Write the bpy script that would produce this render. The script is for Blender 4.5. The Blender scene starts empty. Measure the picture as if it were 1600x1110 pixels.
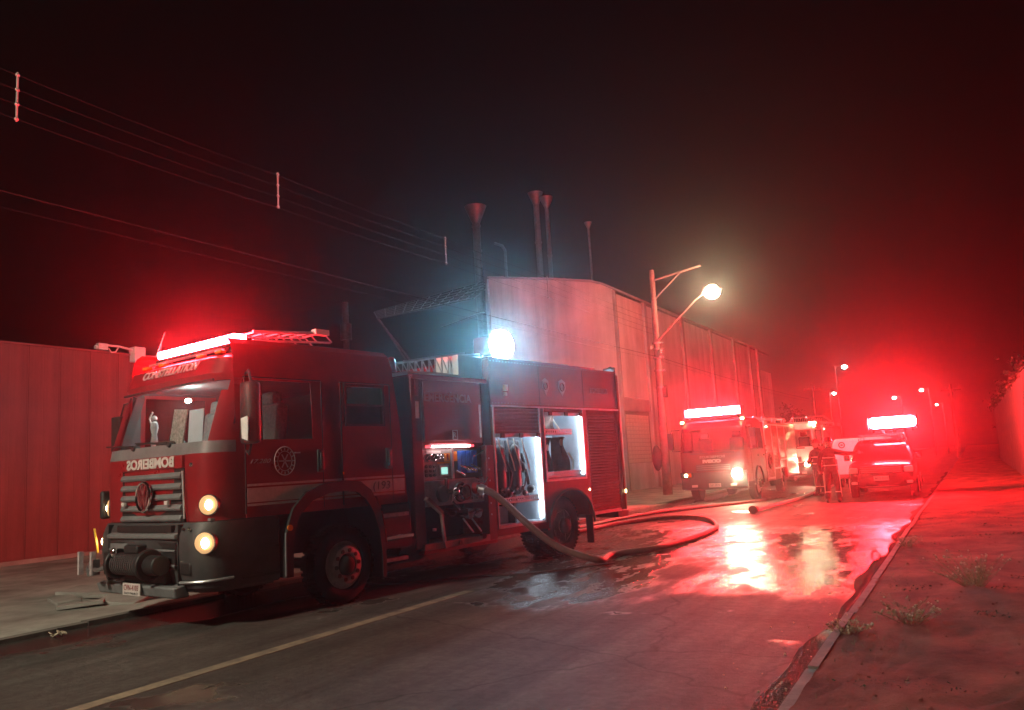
import bpy, bmesh, math, random
from mathutils import Vector, Matrix
random.seed(7)
SC = bpy.context.scene
COL = SC.collection
PI = math.pi

# ------------------------------------------------------------------ camera
cam_d = bpy.data.cameras.new('camera')
cam = bpy.data.objects.new('camera', cam_d); COL.objects.link(cam); SC.camera = cam
cam_d.sensor_width = 36.0; cam_d.lens = 28.40; cam_d.clip_start = 0.05; cam_d.clip_end = 1500
yaw, pitch, roll = math.radians(29.103), math.radians(7.857), math.radians(3.416)
fw = Vector((-math.sin(yaw)*math.cos(pitch), math.cos(yaw)*math.cos(pitch), math.sin(pitch)))
rt = Vector((math.cos(yaw), math.sin(yaw), 0)); up = rt.cross(fw)
rt2 = rt*math.cos(roll) - up*math.sin(roll); up2 = up*math.cos(roll) + rt*math.sin(roll)
cam.matrix_world = Matrix(((rt2.x, up2.x, -fw.x, 0), (rt2.y, up2.y, -fw.y, 0), (rt2.z, up2.z, -fw.z, 1.55), (0, 0, 0, 1)))

# ------------------------------------------------------------------ night sky
world = bpy.data.worlds.new('World'); SC.world = world; world.use_nodes = True
wn = world.node_tree.nodes; wl = world.node_tree.links
bg = wn['Background']
sky = wn.new('ShaderNodeTexSky'); sky.sky_type = 'NISHITA'; sky.sun_disc = False
sky.sun_elevation = math.radians(-4); sky.sun_rotation = math.radians(200)
wl.new(sky.outputs[0], bg.inputs[0]); bg.inputs[1].default_value = 0.02
SC.view_settings.view_transform = 'Standard'; SC.view_settings.look = 'None'
SC.view_settings.exposure = 0; SC.view_settings.gamma = 1; SC.view_settings.use_curve_mapping = False
SC.cycles.use_denoising = True
try: SC.cycles.denoiser = 'OPENIMAGEDENOISE'
except Exception: pass
SC.cycles.max_bounces = 6; SC.cycles.diffuse_bounces = 3; SC.cycles.glossy_bounces = 3
SC.cycles.transparent_max_bounces = 12; SC.cycles.volume_bounces = 0
SC.cycles.sample_clamp_indirect = 6.0

# brightness of the lamps of the place
BAR1, BAR2, BAR3 = 1150, 1200, 2800
FLOOD_W, STREET_W, STREET_NEAR_W = 720, 360, 1450
HAZE_DENSITY = 0.0022

# ------------------------------------------------------------------ materials
def mat(name, col, rough=0.5, metal=0.0, var=0.0, scale=6.0, bump=0.0, bscale=40.0, coat=0.0, spec=0.5, dirt=None):
    m = bpy.data.materials.new(name); m.use_nodes = True
    nt = m.node_tree; n = nt.nodes; l = nt.links; b = n['Principled BSDF']
    b.inputs['Base Color'].default_value = (*col, 1); b.inputs['Roughness'].default_value = rough
    b.inputs['Metallic'].default_value = metal
    b.inputs['Coat Weight'].default_value = coat; b.inputs['Coat Roughness'].default_value = 0.08
    b.inputs['Specular IOR Level'].default_value = spec
    tc = n.new('ShaderNodeTexCoord')
    if var > 0 or dirt:
        nz = n.new('ShaderNodeTexNoise'); nz.inputs['Scale'].default_value = scale; nz.inputs['Detail'].default_value = 7
        nz.inputs['Roughness'].default_value = 0.65
        l.new(tc.outputs['Object'], nz.inputs['Vector'])
        r = n.new('ShaderNodeValToRGB'); r.color_ramp.elements[0].position = 0.32; r.color_ramp.elements[1].position = 0.7
        a = [c*(1-var) for c in col] if not dirt else dirt
        bb = [min(1, c*(1+var*0.6)) for c in col]
        r.color_ramp.elements[0].color = (*a, 1); r.color_ramp.elements[1].color = (*bb, 1)
        l.new(nz.outputs['Fac'], r.inputs['Fac']); l.new(r.outputs['Color'], b.inputs['Base Color'])
        mr = n.new('ShaderNodeMapRange'); mr.inputs['To Min'].default_value = min(1, rough+0.14); mr.inputs['To Max'].default_value = max(0.03, rough-0.08)
        l.new(nz.outputs['Fac'], mr.inputs['Value']); l.new(mr.outputs['Result'], b.inputs['Roughness'])
    if bump > 0:
        n2 = n.new('ShaderNodeTexNoise'); n2.inputs['Scale'].default_value = bscale; n2.inputs['Detail'].default_value = 5
        l.new(tc.outputs['Object'], n2.inputs['Vector'])
        bp = n.new('ShaderNodeBump'); bp.inputs['Strength'].default_value = bump; bp.inputs['Distance'].default_value = 0.02
        l.new(n2.outputs['Fac'], bp.inputs['Height']); l.new(bp.outputs['Normal'], b.inputs['Normal'])
    return m

def streaked(name, col, rough, amt, sx=1.6, sz=0.10, fine=9.0):
    m = mat(name, col, rough, var=0.18, scale=0.5, bump=0.15, bscale=14)
    nt = m.node_tree; n = nt.nodes; l = nt.links; b = n['Principled BSDF']
    tc = n.new('ShaderNodeTexCoord'); mp = n.new('ShaderNodeMapping'); mp.inputs['Scale'].default_value = (sx, sx, sz); l.new(tc.outputs['Object'], mp.inputs['Vector'])
    z = n.new('ShaderNodeTexNoise'); z.inputs['Scale'].default_value = 1.0; z.inputs['Detail'].default_value = 8; z.inputs['Roughness'].default_value = 0.7; l.new(mp.outputs[0], z.inputs['Vector'])
    y = n.new('ShaderNodeTexNoise'); y.inputs['Scale'].default_value = 0.35; y.inputs['Detail'].default_value = 6; l.new(tc.outputs['Object'], y.inputs['Vector'])
    ad = n.new('ShaderNodeMath'); ad.operation = 'ADD'; l.new(z.outputs['Fac'], ad.inputs[0]); l.new(y.outputs['Fac'], ad.inputs[1])
    r = n.new('ShaderNodeMapRange'); r.inputs['From Min'].default_value = 0.75; r.inputs['From Max'].default_value = 1.25; r.inputs['To Min'].default_value = 1-amt; r.inputs['To Max'].default_value = 1.06
    l.new(ad.outputs[0], r.inputs['Value'])
    src = b.inputs['Base Color'].links[0].from_socket
    mx = n.new('ShaderNodeMix'); mx.data_type = 'RGBA'; mx.blend_type = 'MULTIPLY'; mx.inputs[0].default_value = 1
    l.new(src, mx.inputs[6]); l.new(r.outputs['Result'], mx.inputs[7]); l.new(mx.outputs[2], b.inputs['Base Color'])
    return m

def emat(name, col, strength):
    m = bpy.data.materials.new(name); m.use_nodes = True
    b = m.node_tree.nodes['Principled BSDF']
    b.inputs['Base Color'].default_value = (*[0.5*c for c in col], 1)
    b.inputs['Emission Color'].default_value = (*col, 1); b.inputs['Emission Strength'].default_value = strength
    return m

def glass(name, tint=(0.75, 0.8, 0.8), rough=0.02, fac=0.08):
    m = bpy.data.materials.new(name); m.use_nodes = True
    nt = m.node_tree; n = nt.nodes; l = nt.links; n.remove(n['Principled BSDF'])
    t = n.new('ShaderNodeBsdfTransparent'); t.inputs[0].default_value = (*tint, 1)
    g = n.new('ShaderNodeBsdfGlossy'); g.inputs['Roughness'].default_value = rough
    lw = n.new('ShaderNodeFresnel'); lw.inputs[0].default_value = 1.45
    mx = n.new('ShaderNodeMixShader'); l.new(lw.outputs[0], mx.inputs[0]); l.new(t.outputs[0], mx.inputs[1]); l.new(g.outputs[0], mx.inputs[2])
    l.new(mx.outputs[0], n['Material Output'].inputs[0])
    return m

M = dict(
    red=mat('red paint', (0.27, 0.010, 0.013), 0.28, var=0.22, scale=2.5, coat=0.5),
    dkred=mat('dark red paint', (0.20, 0.010, 0.014), 0.38, var=0.25, scale=2.5, coat=0.3),
    shutter=mat('red lacquered shutter', (0.30, 0.025, 0.025), 0.42, var=0.2, scale=3),
    black=mat('black plastic', (0.016, 0.016, 0.017), 0.5, var=0.35, scale=7),
    rubber=mat('tyre rubber', (0.014, 0.014, 0.014), 0.75, var=0.4, scale=9),
    grey=mat('grey plastic trim', (0.17, 0.175, 0.18), 0.42, var=0.25, scale=5),
    dgrey=mat('dark grey plastic', (0.05, 0.05, 0.052), 0.5, var=0.3, scale=5),
    steel=mat('brushed steel', (0.42, 0.42, 0.43), 0.33, metal=0.9, var=0.2, scale=9),
    alu=mat('aluminium', (0.55, 0.55, 0.56), 0.38, metal=0.8, var=0.2, scale=7),
    chrome=mat('chrome', (0.75, 0.75, 0.76), 0.12, metal=1.0),
    white=mat('white paint', (0.72, 0.72, 0.70), 0.4, var=0.15, scale=4),
    sticker=mat('white reflective film', (0.62, 0.55, 0.52), 0.45, var=0.12, scale=20),
    faded=mat('faded silver lettering', (0.42, 0.38, 0.38), 0.5),
    rim=mat('painted steel rim', (0.45, 0.38, 0.38), 0.5, var=0.35, scale=14),
    blue=mat('blue panel', (0.02, 0.12, 0.55), 0.4),
    orange=mat('orange plastic', (0.75, 0.22, 0.03), 0.4),
    panel=mat('brushed pump panel', (0.35, 0.27, 0.25), 0.4, metal=0.4, var=0.3, scale=8),
    baywall=mat('locker lining', (0.42, 0.47, 0.52), 0.5, var=0.15, scale=5),
    cloth=mat('dark cloth', (0.03, 0.03, 0.036), 0.85, var=0.4, scale=12, bump=0.4, bscale=30),
    browncloth=mat('brown canvas', (0.16, 0.09, 0.07), 0.85, var=0.4, scale=10, bump=0.4, bscale=30),
    hose=mat('suction hose rubber', (0.16, 0.07, 0.06), 0.5, var=0.3, scale=6, bump=0.25, bscale=60),
    hosedk=mat('dark hose rubber', (0.07, 0.03, 0.03), 0.55, var=0.3, scale=6),
    yellow=mat('yellow paint', (0.7, 0.45, 0.05), 0.45),
    paper=mat('white paper', (0.62, 0.66, 0.72), 0.7, var=0.08, scale=9),
    seat=mat('patterned seat cloth', (0.14, 0.13, 0.12), 0.85, var=0.55, scale=26),
    skin=mat('skin', (0.42, 0.23, 0.16), 0.55),
    turnout=mat('turnout cloth', (0.09, 0.05, 0.045), 0.85, var=0.35, scale=14, bump=0.3, bscale=40),
    reflect=mat('reflective band', (0.75, 0.72, 0.6), 0.35),
    concrete=mat('weathered concrete', (0.30, 0.285, 0.26), 0.85, var=0.35, scale=1.6, bump=0.35, bscale=25),
    pole=mat('pole concrete', (0.15, 0.13, 0.115), 0.85, var=0.35, scale=5, bump=0.3, bscale=40),
    wallwhite=streaked('painted precast wall', (0.60, 0.56, 0.54), 0.8, 0.36),
    pilaster=mat('grey precast column', (0.30, 0.28, 0.27), 0.85, var=0.25, scale=0.8),
    block=mat('pale concrete block', (0.55, 0.50, 0.42), 0.9, var=0.22, scale=2.2, bump=0.3, bscale=30),
    seatreflection=mat('patterned board', (0.40, 0.38, 0.33), 0.8, var=0.6, scale=26),  # mottled pale tone painted as the seat mirrored in the windscreen
    kerbdirt=mat('dirty kerb stone', (0.16, 0.14, 0.125), 0.85, var=0.4, scale=3, bump=.4, bscale=25),
    mortar=mat('mortar', (0.24, 0.21, 0.18), 0.95),
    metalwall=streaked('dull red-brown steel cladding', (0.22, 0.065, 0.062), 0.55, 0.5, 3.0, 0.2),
    roof=mat('dark roof sheet', (0.06, 0.06, 0.065), 0.6, var=0.3, scale=1),
    galv=mat('galvanised steel', (0.20, 0.205, 0.21), 0.5, metal=0.5, var=0.25, scale=4),
    wire=mat('weathered cable', (0.012, 0.012, 0.012), 0.9, spec=0.1),
    insul=mat('pale spacer plastic', (0.20, 0.195, 0.18), 0.5),
    line=mat('worn road paint', (0.27, 0.225, 0.15), 0.75, dirt=(0.10, 0.09, 0.075), scale=5, var=0.2),
    winglass=glass('windscreen glass'),
    sideglass=glass('tinted side glass', (0.28, 0.27, 0.27), 0.03),
    lampglass=glass('lamp glass', (0.9, 0.9, 0.9), 0.02),
    barred1=emat('red beacon lens', (1.0, 0.013, 0.022), BAR1),
    barred2=emat('red beacon lens bright', (1.0, 0.020, 0.034), BAR2),
    barred3=emat('red beacon lens car', (1.0, 0.013, 0.020), BAR3),
    warmlamp=emat('warm headlamp', (1.0, 0.58, 0.26), .6),
    warmcore=emat('warm headlamp filament', (1.0, 0.80, 0.45), 40),
    hiwarm=emat('bright headlamp', (1.0, 0.82, 0.5), 480),
    sidelamp=emat('small side lamp', (1.0, 0.8, 0.36), 25),
    amber=mat('amber reflector', (0.8, 0.22, 0.02), 0.25),
    led=emat('led strip', (0.72, 0.87, 1.0), 36),
    ledpanel=emat('panel lamp', (1.0, 0.85, 0.85), 14),
    ledred=emat('red end of panel lamp', (1.0, 0.06, 0.08), 3),
    flood=emat('flood lamp lens', (0.66, 0.84, 1.0), FLOOD_W), floodside=emat('cool flood lamp lens', (0.26, 0.70, 1.0), FLOOD_W*1.1),
    street=emat('street lamp lens', (1.0, 0.83, 0.48), STREET_W),
    streetnear=emat('near street lamp lens', (1.0, 0.90, 0.68), STREET_NEAR_W),
    farlamp=emat('distant lamp', (1.0, 0.85, 0.75), 60),
    cablamp=emat('cab ceiling lamp', (0.75, 1.0, 0.92), 1300),
    screen=emat('lcd screen', (0.35, 0.75, 0.65), 1.2),
)

# ------------------------------------------------------------------ mesh helpers
class MB:
    def __init__(self): self.bm = bmesh.new()
    def box(self, x0, x1, y0, y1, z0, z1):
        c = Vector(((x0+x1)/2, (y0+y1)/2, (z0+z1)/2))
        m = Matrix.Translation(c) @ Matrix.Diagonal((abs(x1-x0), abs(y1-y0), abs(z1-z0), 1))
        bmesh.ops.create_cube(self.bm, size=1, matrix=m); return self
    def obox(self, c, s, rot=(0, 0, 0)):
        from mathutils import Euler
        m = Matrix.Translation(Vector(c)) @ Euler(rot).to_matrix().to_4x4() @ Matrix.Diagonal((*s, 1))
        bmesh.ops.create_cube(self.bm, size=1, matrix=m); return self
    def cyl(self, p0, p1, r0, r1=None, seg=14, caps=True):
        p0, p1 = Vector(p0), Vector(p1); d = p1-p0
        r1 = r0 if r1 is None else r1
        q = d.to_track_quat('Z', 'Y').to_matrix().to_4x4()
        m = Matrix.Translation((p0+p1)/2) @ q
        bmesh.ops.create_cone(self.bm, cap_ends=caps, segments=seg, radius1=r0, radius2=r1, depth=d.length, matrix=m); return self
    def ball(self, c, r, s=(1, 1, 1), seg=12):
        m = Matrix.Translation(Vector(c)) @ Matrix.Diagonal((r*s[0], r*s[1], r*s[2], 1))
        bmesh.ops.create_uvsphere(self.bm, u_segments=seg, v_segments=max(6, seg//2+2), radius=1, matrix=m); return self
    def tube(self, pts, r, seg=8, closed=False):
        pts = [Vector(p) for p in pts]; n = len(pts); rings = []
        rr = r if isinstance(r, (list, tuple)) else [r]*n
        prev = None
        for i, p in enumerate(pts):
            if closed: t = pts[(i+1) % n]-pts[i-1]
            else: t = pts[min(i+1, n-1)]-pts[max(i-1, 0)]
            t.normalize()
            if prev is None:
                a = Vector((0, 0, 1)) if abs(t.z) < 0.9 else Vector((1, 0, 0))
                u = t.cross(a).normalized()
            else:
                u = (prev - t*prev.dot(t)).normalized()
            prev = u; v = t.cross(u)
            rings.append([self.bm.verts.new(p+(u*math.cos(2*PI*k/seg)+v*math.sin(2*PI*k/seg))*rr[i]) for k in range(seg)])
        m = n if closed else n-1
        for i in range(m):
            A, B = rings[i], rings[(i+1) % n]
            for k in range(seg): self.bm.faces.new((A[k], A[(k+1) % seg], B[(k+1) % seg], B[k]))
        if not closed:
            self.bm.faces.new(rings[0][::-1]); self.bm.faces.new(rings[-1])
        return self
    def prism(self, poly, axis, a, b):
        def P(p, t):
            return {'x': (t, p[0], p[1]), 'y': (p[0], t, p[1]), 'z': (p[0], p[1], t)}[axis]
        A = [self.bm.verts.new(P(p, a)) for p in poly]; B = [self.bm.verts.new(P(p, b)) for p in poly]
        n = len(poly)
        self.bm.faces.new(A); self.bm.faces.new(B[::-1])
        for i in range(n): self.bm.faces.new((A[i], B[i], B[(i+1) % n], A[(i+1) % n]))
        return self
    def lathe(self, prof, c, axis='x', seg=24):
        rings = []
        for r, h in prof:
            ring = []
            for k in range(seg):
                a = 2*PI*k/seg; x, y = r*math.cos(a), r*math.sin(a)
                q = {'x': (h, x, y), 'y': (x, h, y), 'z': (x, y, h)}[axis]
                ring.append(self.bm.verts.new(Vector(c)+Vector(q)))
            rings.append(ring)
        for A, B in zip(rings, rings[1:]):
            for k in range(seg): self.bm.faces.new((A[k], A[(k+1) % seg], B[(k+1) % seg], B[k]))
        self.bm.faces.new(rings[0][::-1]); self.bm.faces.new(rings[-1]); return self
    def quad(self, *ps):
        self.bm.faces.new([self.bm.verts.new(p) for p in ps]); return self
    def mesh(self, name, m, smooth=True, ang=0.6):
        bmesh.ops.recalc_face_normals(self.bm, faces=self.bm.faces)
        if smooth:
            for f in self.bm.faces: f.smooth = True
            for e in self.bm.edges:
                if len(e.link_faces) == 2 and e.calc_face_angle(0) > ang: e.smooth = False
        me = bpy.data.meshes.new(name); self.bm.to_mesh(me); self.bm.free()
        me.materials.append(M[m] if isinstance(m, str) else m); return me
    def build(self, name, m, parent=None, bevel=0, smooth=True, ang=0.6):
        o = bpy.data.objects.new(name, self.mesh(name, m, smooth, ang)); COL.objects.link(o)
        if parent: o.parent = parent
        if bevel:
            b = o.modifiers.new('bevel', 'BEVEL'); b.width = bevel; b.segments = 2; b.limit_method = 'ANGLE'; b.angle_limit = 0.6
        return o

def link_mesh(name, me, parent=None, loc=(0, 0, 0), rot=(0, 0, 0)):
    o = bpy.data.objects.new(name, me); COL.objects.link(o); o.location = loc; o.rotation_euler = rot
    if parent: o.parent = parent
    return o
def thing(name, label, cat, loc=(0, 0, 0), rz=0, group=None):
    o = bpy.data.objects.new(name, None); COL.objects.link(o); o.location = loc; o.rotation_euler = (0, 0, rz)
    o.empty_display_size = 0.2
    return tag(o, label, cat, group)
def tag(o, label=None, cat=None, group=None, kind=None):
    if label: o['label'] = label
    if cat: o['category'] = cat
    if group: o['group'] = group
    if kind: o['kind'] = kind
    return o
def struct(o): o['kind'] = 'structure'; return o
def copy_tree(o, parent=None):
    c = o.copy(); COL.objects.link(c)
    if parent: c.parent = parent
    for ch in list(o.children): copy_tree(ch, c)
    return c
def text(s, name, m, parent, loc, right, upv, size, extrude=0.003, width=None, shear=0, mirror=False, align='CENTER', bold=0.0):
    cu = bpy.data.curves.new(name, 'FONT'); cu.body = s; cu.size = size; cu.extrude = extrude; cu.align_x = align; cu.align_y = 'CENTER'
    cu.shear = shear; cu.offset = bold; cu.resolution_u = 3
    t = bpy.data.objects.new(name, cu); COL.objects.link(t)
    dg = bpy.context.evaluated_depsgraph_get(); me = bpy.data.meshes.new_from_object(t.evaluated_get(dg))
    bpy.data.objects.remove(t); bpy.data.curves.remove(cu)
    xs = [v.co.x for v in me.vertices]; w = max(xs)-min(xs); cx = (max(xs)+min(xs))/2
    k = (width/w) if width else 1
    r = Vector(right).normalized(); u = Vector(upv); u = (u - r*u.dot(r)).normalized(); nn = r.cross(u)
    sg = -1 if mirror else 1
    for v in me.vertices:
        c = v.co; v.co = Vector(loc) + r*((c.x-cx)*k*sg) + u*c.y + nn*c.z
    me.materials.clear(); me.materials.append(M[m])
    o = bpy.data.objects.new(name, me); COL.objects.link(o); o.parent = parent
    return o
# ------------------------------------------------------------------ ground and road
def asphalt():
    m = bpy.data.materials.new('wet asphalt'); m.use_nodes = True
    nt = m.node_tree; n = nt.nodes; l = nt.links; b = n['Principled BSDF']
    tc = n.new('ShaderNodeTexCoord'); P = tc.outputs['Object']
    def noise(s, d=6, r=0.6, vec=P):
        z = n.new('ShaderNodeTexNoise'); z.inputs['Scale'].default_value = s; z.inputs['Detail'].default_value = d; z.inputs['Roughness'].default_value = r
        l.new(vec, z.inputs['Vector']); return z.outputs['Fac']
    def mr(v, a, bb, c=0, d=1):
        z = n.new('ShaderNodeMapRange'); z.interpolation_type = 'SMOOTHSTEP'
        for k, q in (('From Min', a), ('From Max', bb), ('To Min', c), ('To Max', d)): z.inputs[k].default_value = q
        l.new(v, z.inputs['Value']); return z.outputs['Result']
    def mth(op, a, bb):
        z = n.new('ShaderNodeMath'); z.operation = op
        for i, q in enumerate((a, bb)):
            if isinstance(q, (int, float)): z.inputs[i].default_value = q
            else: l.new(q, z.inputs[i])
        return z.outputs[0]
    sp = n.new('ShaderNodeSeparateXYZ'); l.new(P, sp.inputs[0]); X, Y = sp.outputs['X'], sp.outputs['Y']
    mp = n.new('ShaderNodeMapping'); mp.inputs['Scale'].default_value = (0.9, 0.35, 1); l.new(P, mp.inputs['Vector'])
    big = noise(0.55, 5, 0.55, mp.outputs[0])
    # water lies on the far half of the road (where the hoses leak) and along both gutters
    far = mr(mth('ADD', mth('ADD', Y, mth('MULTIPLY', X, 0.35)), mth('MULTIPLY', mth('SUBTRACT', big, 0.5), 14.0)), 6.6, 9.6)
    far = mth('MULTIPLY', far, mr(mth('ADD', Y, mth('MULTIPLY', mth('SUBTRACT', big, 0.5), 12.0)), 15.5, 20.0, 1, 0.18))
    patch = noise(3.2, 9, 0.72, mp.outputs[0])
    wet = mth('MULTIPLY', mth('MULTIPLY', far, mr(big, 0.34, 0.48)), mr(patch, 0.40, 0.56, 0.45, 1))
    gut = mr(mth('ADD', X, mth('MULTIPLY', mth('SUBTRACT', big, 0.5), 2.2)), -8.5, -8.05, 1, 0)
    wet = mth('MAXIMUM', wet, gut)
    pud = mr(noise(0.8, 4, 0.5), 0.60, 0.66)
    wet = mth('MAXIMUM', wet, mth('MULTIPLY', pud, 0.8))
    fine = noise(160, 3, 0.7); mid = noise(14, 6, 0.65)
    cr = n.new('ShaderNodeValToRGB'); l.new(mth('ADD', mth('MULTIPLY', fine, 0.6), mth('MULTIPLY', mid, 0.4)), cr.inputs[0])
    cr.color_ramp.elements[0].position = 0.3; cr.color_ramp.elements[0].color = (0.035, 0.033, 0.032, 1)
    cr.color_ramp.elements[1].position = 0.72; cr.color_ramp.elements[1].color = (0.15, 0.14, 0.13, 1)
    mp2 = n.new('ShaderNodeMapping'); mp2.inputs['Scale'].default_value = (2.2, 0.10, 1); l.new(P, mp2.inputs['Vector'])
    wear = mth('MULTIPLY', mr(noise(1.0, 6, 0.65, mp2.outputs[0]), 0.3, 0.7, 0.62, 1.18), mr(noise(0.9, 8, 0.7), 0.3, 0.7, 0.7, 1.25))
    vo = n.new('ShaderNodeTexVoronoi'); vo.feature = 'DISTANCE_TO_EDGE'; vo.inputs['Scale'].default_value = 0.33
    wob = n.new('ShaderNodeMix'); wob.data_type = 'RGBA'; wob.inputs[0].default_value = 0.28
    nw = n.new('ShaderNodeTexNoise'); nw.inputs['Scale'].default_value = 2.2; nw.inputs['Detail'].default_value = 6; l.new(P, nw.inputs['Vector'])
    l.new(P, wob.inputs[6]); l.new(nw.outputs['Color'], wob.inputs[7]); l.new(wob.outputs[2], vo.inputs['Vector'])
    crack = mr(vo.outputs['Distance'], 0.0, 0.006, 0.6, 1)
    cm = n.new('ShaderNodeMix'); cm.data_type = 'RGBA'; cm.blend_type = 'MULTIPLY'; cm.inputs[0].default_value = 1
    l.new(cr.outputs[0], cm.inputs[6]); l.new(mth('MULTIPLY', wear, crack), cm.inputs[7]); cr = type('o', (), {'outputs': [cm.outputs[2]]})
    dk = n.new('ShaderNodeMix'); dk.data_type = 'RGBA'; dk.blend_type = 'MULTIPLY'
    l.new(mth('MULTIPLY', wet, 0.55), dk.inputs[0]); l.new(cr.outputs[0], dk.inputs[6]); dk.inputs[7].default_value = (0.3, 0.3, 0.3, 1)
    l.new(dk.outputs[2], b.inputs['Base Color'])
    l.new(mr(wet, 0, 1, 0.66, 0.09), b.inputs['Roughness'])
    l.new(mr(wet, 0, 1, 0.12, 0.45), b.inputs['Specular IOR Level'])
    bp = n.new('ShaderNodeBump'); bp.inputs['Distance'].default_value = 0.012
    l.new(mr(wet, 0, 1, 0.75, 0.22), bp.inputs['Strength'])
    l.new(mth('ADD', mth('ADD', fine, mth('MULTIPLY', noise(45, 3, 0.6), 0.8)), mth('MULTIPLY', noise(11, 3, 0.6), 1.6)), bp.inputs['Height']); l.new(bp.outputs['Normal'], b.inputs['Normal'])
    return m

def soil(name, c0, c1, sc, bump, rough=0.95):
    return mat(name, c1, rough, dirt=c0, scale=sc, var=0.25, bump=bump, bscale=18)
M['asphalt'] = asphalt()
def dirt_mat():
    m = soil('dirt verge', (0.10, 0.036, 0.026), (0.32, 0.115, 0.08), 1.3, 0)
    nt = m.node_tree; n = nt.nodes; l = nt.links; b = n['Principled BSDF']; tc = n.new('ShaderNodeTexCoord')
    prev = None
    for sc, dist, st in ((3.5, 0.10, 0.7), (16, 0.05, 0.9), (70, 0.02, 0.9)):
        z = n.new('ShaderNodeTexNoise'); z.inputs['Scale'].default_value = sc; z.inputs['Detail'].default_value = 8; z.inputs['Roughness'].default_value = 0.72
        l.new(tc.outputs['Object'], z.inputs['Vector'])
        bp = n.new('ShaderNodeBump'); bp.inputs['Strength'].default_value = st; bp.inputs['Distance'].default_value = dist
        l.new(z.outputs['Fac'], bp.inputs['Height'])
        if prev: l.new(prev, bp.inputs['Normal'])
        prev = bp.outputs['Normal']
    l.new(prev, b.inputs['Normal']); return m
M['dirt'] = dirt_mat()
M['far ground'] = soil('dark ground', (0.05, 0.045, 0.04), (0.10, 0.09, 0.08), 0.3, 0.2)
M['pave'] = mat('concrete pavement', (0.36, 0.355, 0.32), 0.7, dirt=(0.13, 0.125, 0.11), scale=0.9, var=0.2, bump=0.25, bscale=22)
M['grass'] = mat('dry weed blades', (0.26, 0.22, 0.13), 0.8, var=0.4, scale=5)
M['darksheet'] = mat('dark steel sheet', (0.17, 0.14, 0.135), 0.6, var=0.3, scale=1.5)
M['leaf'] = mat('dark foliage', (0.055, 0.06, 0.03), 0.8, var=0.5, scale=3)
M['litter'] = mat('pale litter', (0.5, 0.42, 0.3), 0.8, var=0.3, scale=12)

def water_mat():
    m = bpy.data.materials.new('muddy running water'); m.use_nodes = True
    nt = m.node_tree; n = nt.nodes; l = nt.links; n.remove(n['Principled BSDF'])
    df = n.new('ShaderNodeBsdfDiffuse'); df.inputs['Color'].default_value = (0.035, 0.024, 0.02, 1)
    gl = n.new('ShaderNodeBsdfGlossy'); gl.inputs['Roughness'].default_value = 0.04
    mx = n.new('ShaderNodeMixShader'); mx.inputs[0].default_value = 0.055
    l.new(df.outputs[0], mx.inputs[1]); l.new(gl.outputs[0], mx.inputs[2]); l.new(mx.outputs[0], n['Material Output'].inputs[0])
    tc = n.new('ShaderNodeTexCoord'); mp = n.new('ShaderNodeMapping'); mp.inputs['Scale'].default_value = (1.6, 1, 1)
    l.new(tc.outputs['Object'], mp.inputs['Vector'])
    a = n.new('ShaderNodeTexNoise'); a.inputs['Scale'].default_value = 26; a.inputs['Detail'].default_value = 3; a.inputs['Distortion'].default_value = 0.8
    l.new(mp.outputs[0], a.inputs['Vector'])
    bp = n.new('ShaderNodeBump'); bp.inputs['Strength'].default_value = 1.0; bp.inputs['Distance'].default_value = 0.035
    l.new(a.outputs['Fac'], bp.inputs['Height']); l.new(bp.outputs['Normal'], gl.inputs['Normal'])
    return m
M['water'] = water_mat()

struct(MB().box(-130, 90, -40, 260, -0.30, -0.16).build('ground', 'far ground'))
struct(MB().box(-9.2, -1.22, -30, 230, -0.15, 0.0).build('road', 'asphalt'))
pav = struct(MB().box(-18.9, -9.35, -30, 36.7, -0.15, 0.05).build('pavement', 'pave'))
MB().box(-14.6, -9.35, 36.7, 230, -0.15, 0.05).build('pavement_strip', 'pave', pav)
# kerb stones, left kerb
me = MB().box(-0.075, 0.075, 0.006, 0.994, -0.15, 0.055).mesh('kerb_stone', 'kerbdirt')
kerb = struct(MB().box(-9.345, -9.205, -30, 0, -0.15, 0.05).build('kerb', 'concrete'))
for i in range(60):
    link_mesh('kerb_stone', me, kerb, (-9.275+random.uniform(-.006, .006), i, random.uniform(-.008, .006)))
# uneven dirt verge on the right with a thin kerb edge
def verge_z(x, y):
    t = min(1, max(0, (x+1.1)/0.5))
    return 0.066 + t*(0.02*math.sin(x*1.7+y*0.9)+0.014*math.sin(y*2.3-x*3.1)+0.010*math.sin(x*6+y*4.3)) + 0.12*max(0, min(1, (x-0.6)/2))
bm = bmesh.new(); nx, ny = 90, 420; gv = []
for j in range(ny+1):
    y = -4 + 80*(j/ny)**1.5
    gv.append([bm.verts.new((-1.10+(10.5)*(i/nx)**1.4, y, verge_z(-1.10+10.5*(i/nx)**1.4, y)+random.uniform(-.009, .011))) for i in range(nx+1)])
for j in range(ny):
    for i in range(nx): bm.faces.new((gv[j][i], gv[j][i+1], gv[j+1][i+1], gv[j+1][i]))
vb = MB(); vb.bm.free(); vb.bm = bm
verge = struct(vb.build('dirt_verge', 'dirt'))
MB().box(-1.08, 60, 76, 230, -0.15, 0.06).build('far_verge', 'dirt', verge)
MB().box(-1.08, 40, -30, -4, -0.15, 0.06).build('near_verge', 'dirt', verge)
me = MB().box(-0.035, 0.035, 0.008, 1.992, -0.15, 0.075).mesh('edge_kerb_stone', 'kerbdirt')
ek = struct(MB().box(-1.17, -1.10, -30, -2, -0.15, 0.08).build('edge_kerb', 'concrete'))
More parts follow.
